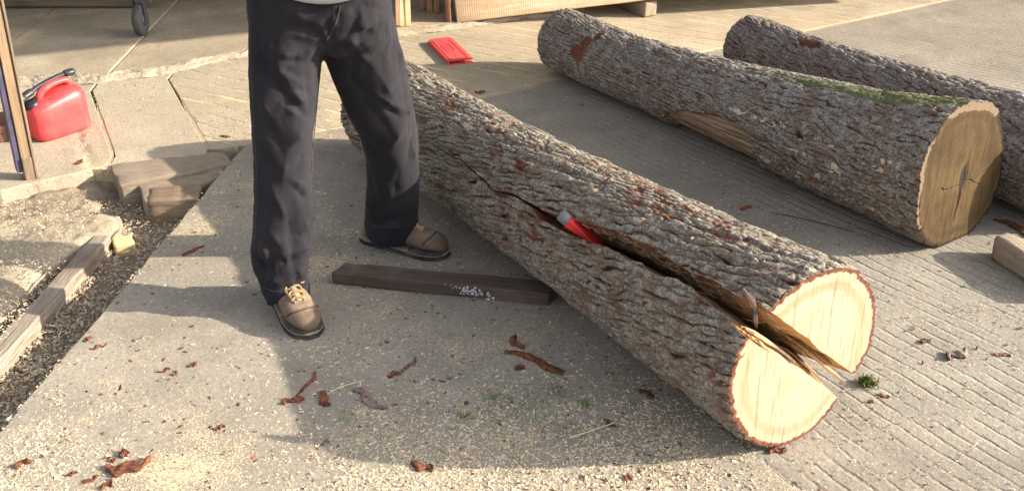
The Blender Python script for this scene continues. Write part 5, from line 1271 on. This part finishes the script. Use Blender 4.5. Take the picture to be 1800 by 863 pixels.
def pad_d(X, Y):
    d = .05 + .65 * sst(-.1, .4, fbm(X * 3.5, Y * 3.5, 77, 5, .6)); near = np.clip((2.5 - Y) / .7, 0, 1); d = d * (.22 + 1.7 * near)
    cen = np.exp(-(((X - .02) / .45) ** 2 + ((Y - 2.0) / .22) ** 2)); return np.clip(d + .55 * cen, 0, 1) * on_pad(X, Y)
Pc = scatter(64000, (-150, 470, 1330, 990), 1, pad_d); Pc2 = scatter(6500, (200, 258, 900, 520), 2, lambda X, Y: .5 * on_pad(X, Y) * (.3 + .7 * sst(-.2, .3, fbm(X * 4, Y * 4, 12, 3))))
def yard_d(X, Y):
    ang_ = np.arctan2(Y - 10.4, X + 4.5) * 8.0 / .038; g_ = np.abs((ang_ % 1) - .5) * 2; return (.25 + .75 * (g_ > .60)) * (.3 + .7 * sst(-.2, .3, fbm(X * 2, Y * 2, 14, 3)))
Pc3 = scatter(6500, (820, 140, 1850, 990), 3, yard_d)
def left_d(X, Y): return .6 * (Y > 3.75) * (~on_pad(X, Y)) * (.25 + .75 * sst(-.2, .35, fbm(X * 3, Y * 3, 19, 3))) 
Pc4 = scatter(7000, (-60, 60, 900, 330), 4, lambda X, Y: .7 * (.2 + .8 * sst(-.1, .35, fbm(X * 3, Y * 3, 19, 3))) * ((Y > 3.85 + .3 * 0) & ((X - -1.1) * .575 < (Y - 3.80))) * (Y < np.interp(X, [k[0] for k in ke], [k[1] for k in ke]) - .07))
tag(link('wood_chips', flakes(np.concatenate([Pc, Pc2]), .0018, .0115, (.2, .55), .16, 5), M_CHIP, None, False), kind='stuff')
tag(link('sawdust', flakes(np.concatenate([Pc3, Pc4]), .0025, .008, (.3, .7), .12, 6, .0035), chipmat('dull_chip', (.34, .27, .185), (.48, .39, .275), (.2, .13, .08)), None, False), kind='stuff')
Pk = np.concatenate([scatter(1500, (-100, 300, 1330, 960), 8, lambda X, Y: .5 * on_pad(X, Y)), scatter(420, (820, 140, 1850, 960), 9)])
tag(link('bark_crumbs', flakes(Pk, .004, .014, (.4, .8), .25, 7), M_CRUMB, None, False), kind='stuff')
# litter in the channel
Pl = scatter(11000, (-140, 330, 430, 900), 10, lambda X, Y: (~(X > -1.13 - (3.78 - Y) * .1061)) * 1.0 * (X > -1.55 - (3.2 - Y) * .14) * (Y < 3.72), CH + .046)
tag(link('channel_litter', flakes(Pl, .004, .018, (.12, .5), .3, 11, .004), chipmat('litter', (.26, .195, .135), (.48, .385, .27), (.58, .48, .34)), None, False), kind='stuff')
Pr = scatter(3000, (-140, 355, 205, 640), 14, lambda X, Y: (Y > 2.35) * (X < -1.46 - (3.1 - Y) * .0) * .7, 0.0)
tag(link('sawdust', flakes(Pr, .0025, .008, (.3, .7), .2, 15, .004), M_CHIP, None, False), kind='stuff')
# chalky smear of flakes on the dark timber's face
r = np.random.default_rng(3); P = []
for k in range(110):
    f = r.normal(.66, .045); z_ = float(np.clip(r.normal(.026 - (f - .66) * .12, .008), .004, .043))
    a_ = Vector(g2(583, 479, zt)).to_3d().lerp(Vector(g2(965, 517, zt)).to_3d(), f) + bnm * .0045; P.append((a_.x, a_.y, z_))
P = np.array(P); n = len(P); sz = .0004 + .0032 * r.random(n) ** 2.5; V = np.stack([P + np.outer(sz * sx, bf) + np.outer(sz * sy * .7, [0, 0, 1]) + np.outer(np.full(n, dd), bnm) for dd in (-.004, .0006) for sx, sy in ((1, -1), (.8, 1), (-1, .7), (-.9, -1))], 1)
F = (np.arange(n) * 8)[:, None, None] + np.array([[4, 5, 6, 7], [0, 1, 5, 4], [1, 2, 6, 5], [2, 3, 7, 6], [3, 0, 4, 7]])[None]
bo = [o for o in COL.objects if o.name.startswith('timber_beam')][0]
ck_o = link('chalk_smear', mesh_np(V.reshape(-1, 3), F.reshape(-1, 4)), M_CHALK, bo, False); ck_o['kind'] = 'stuff'
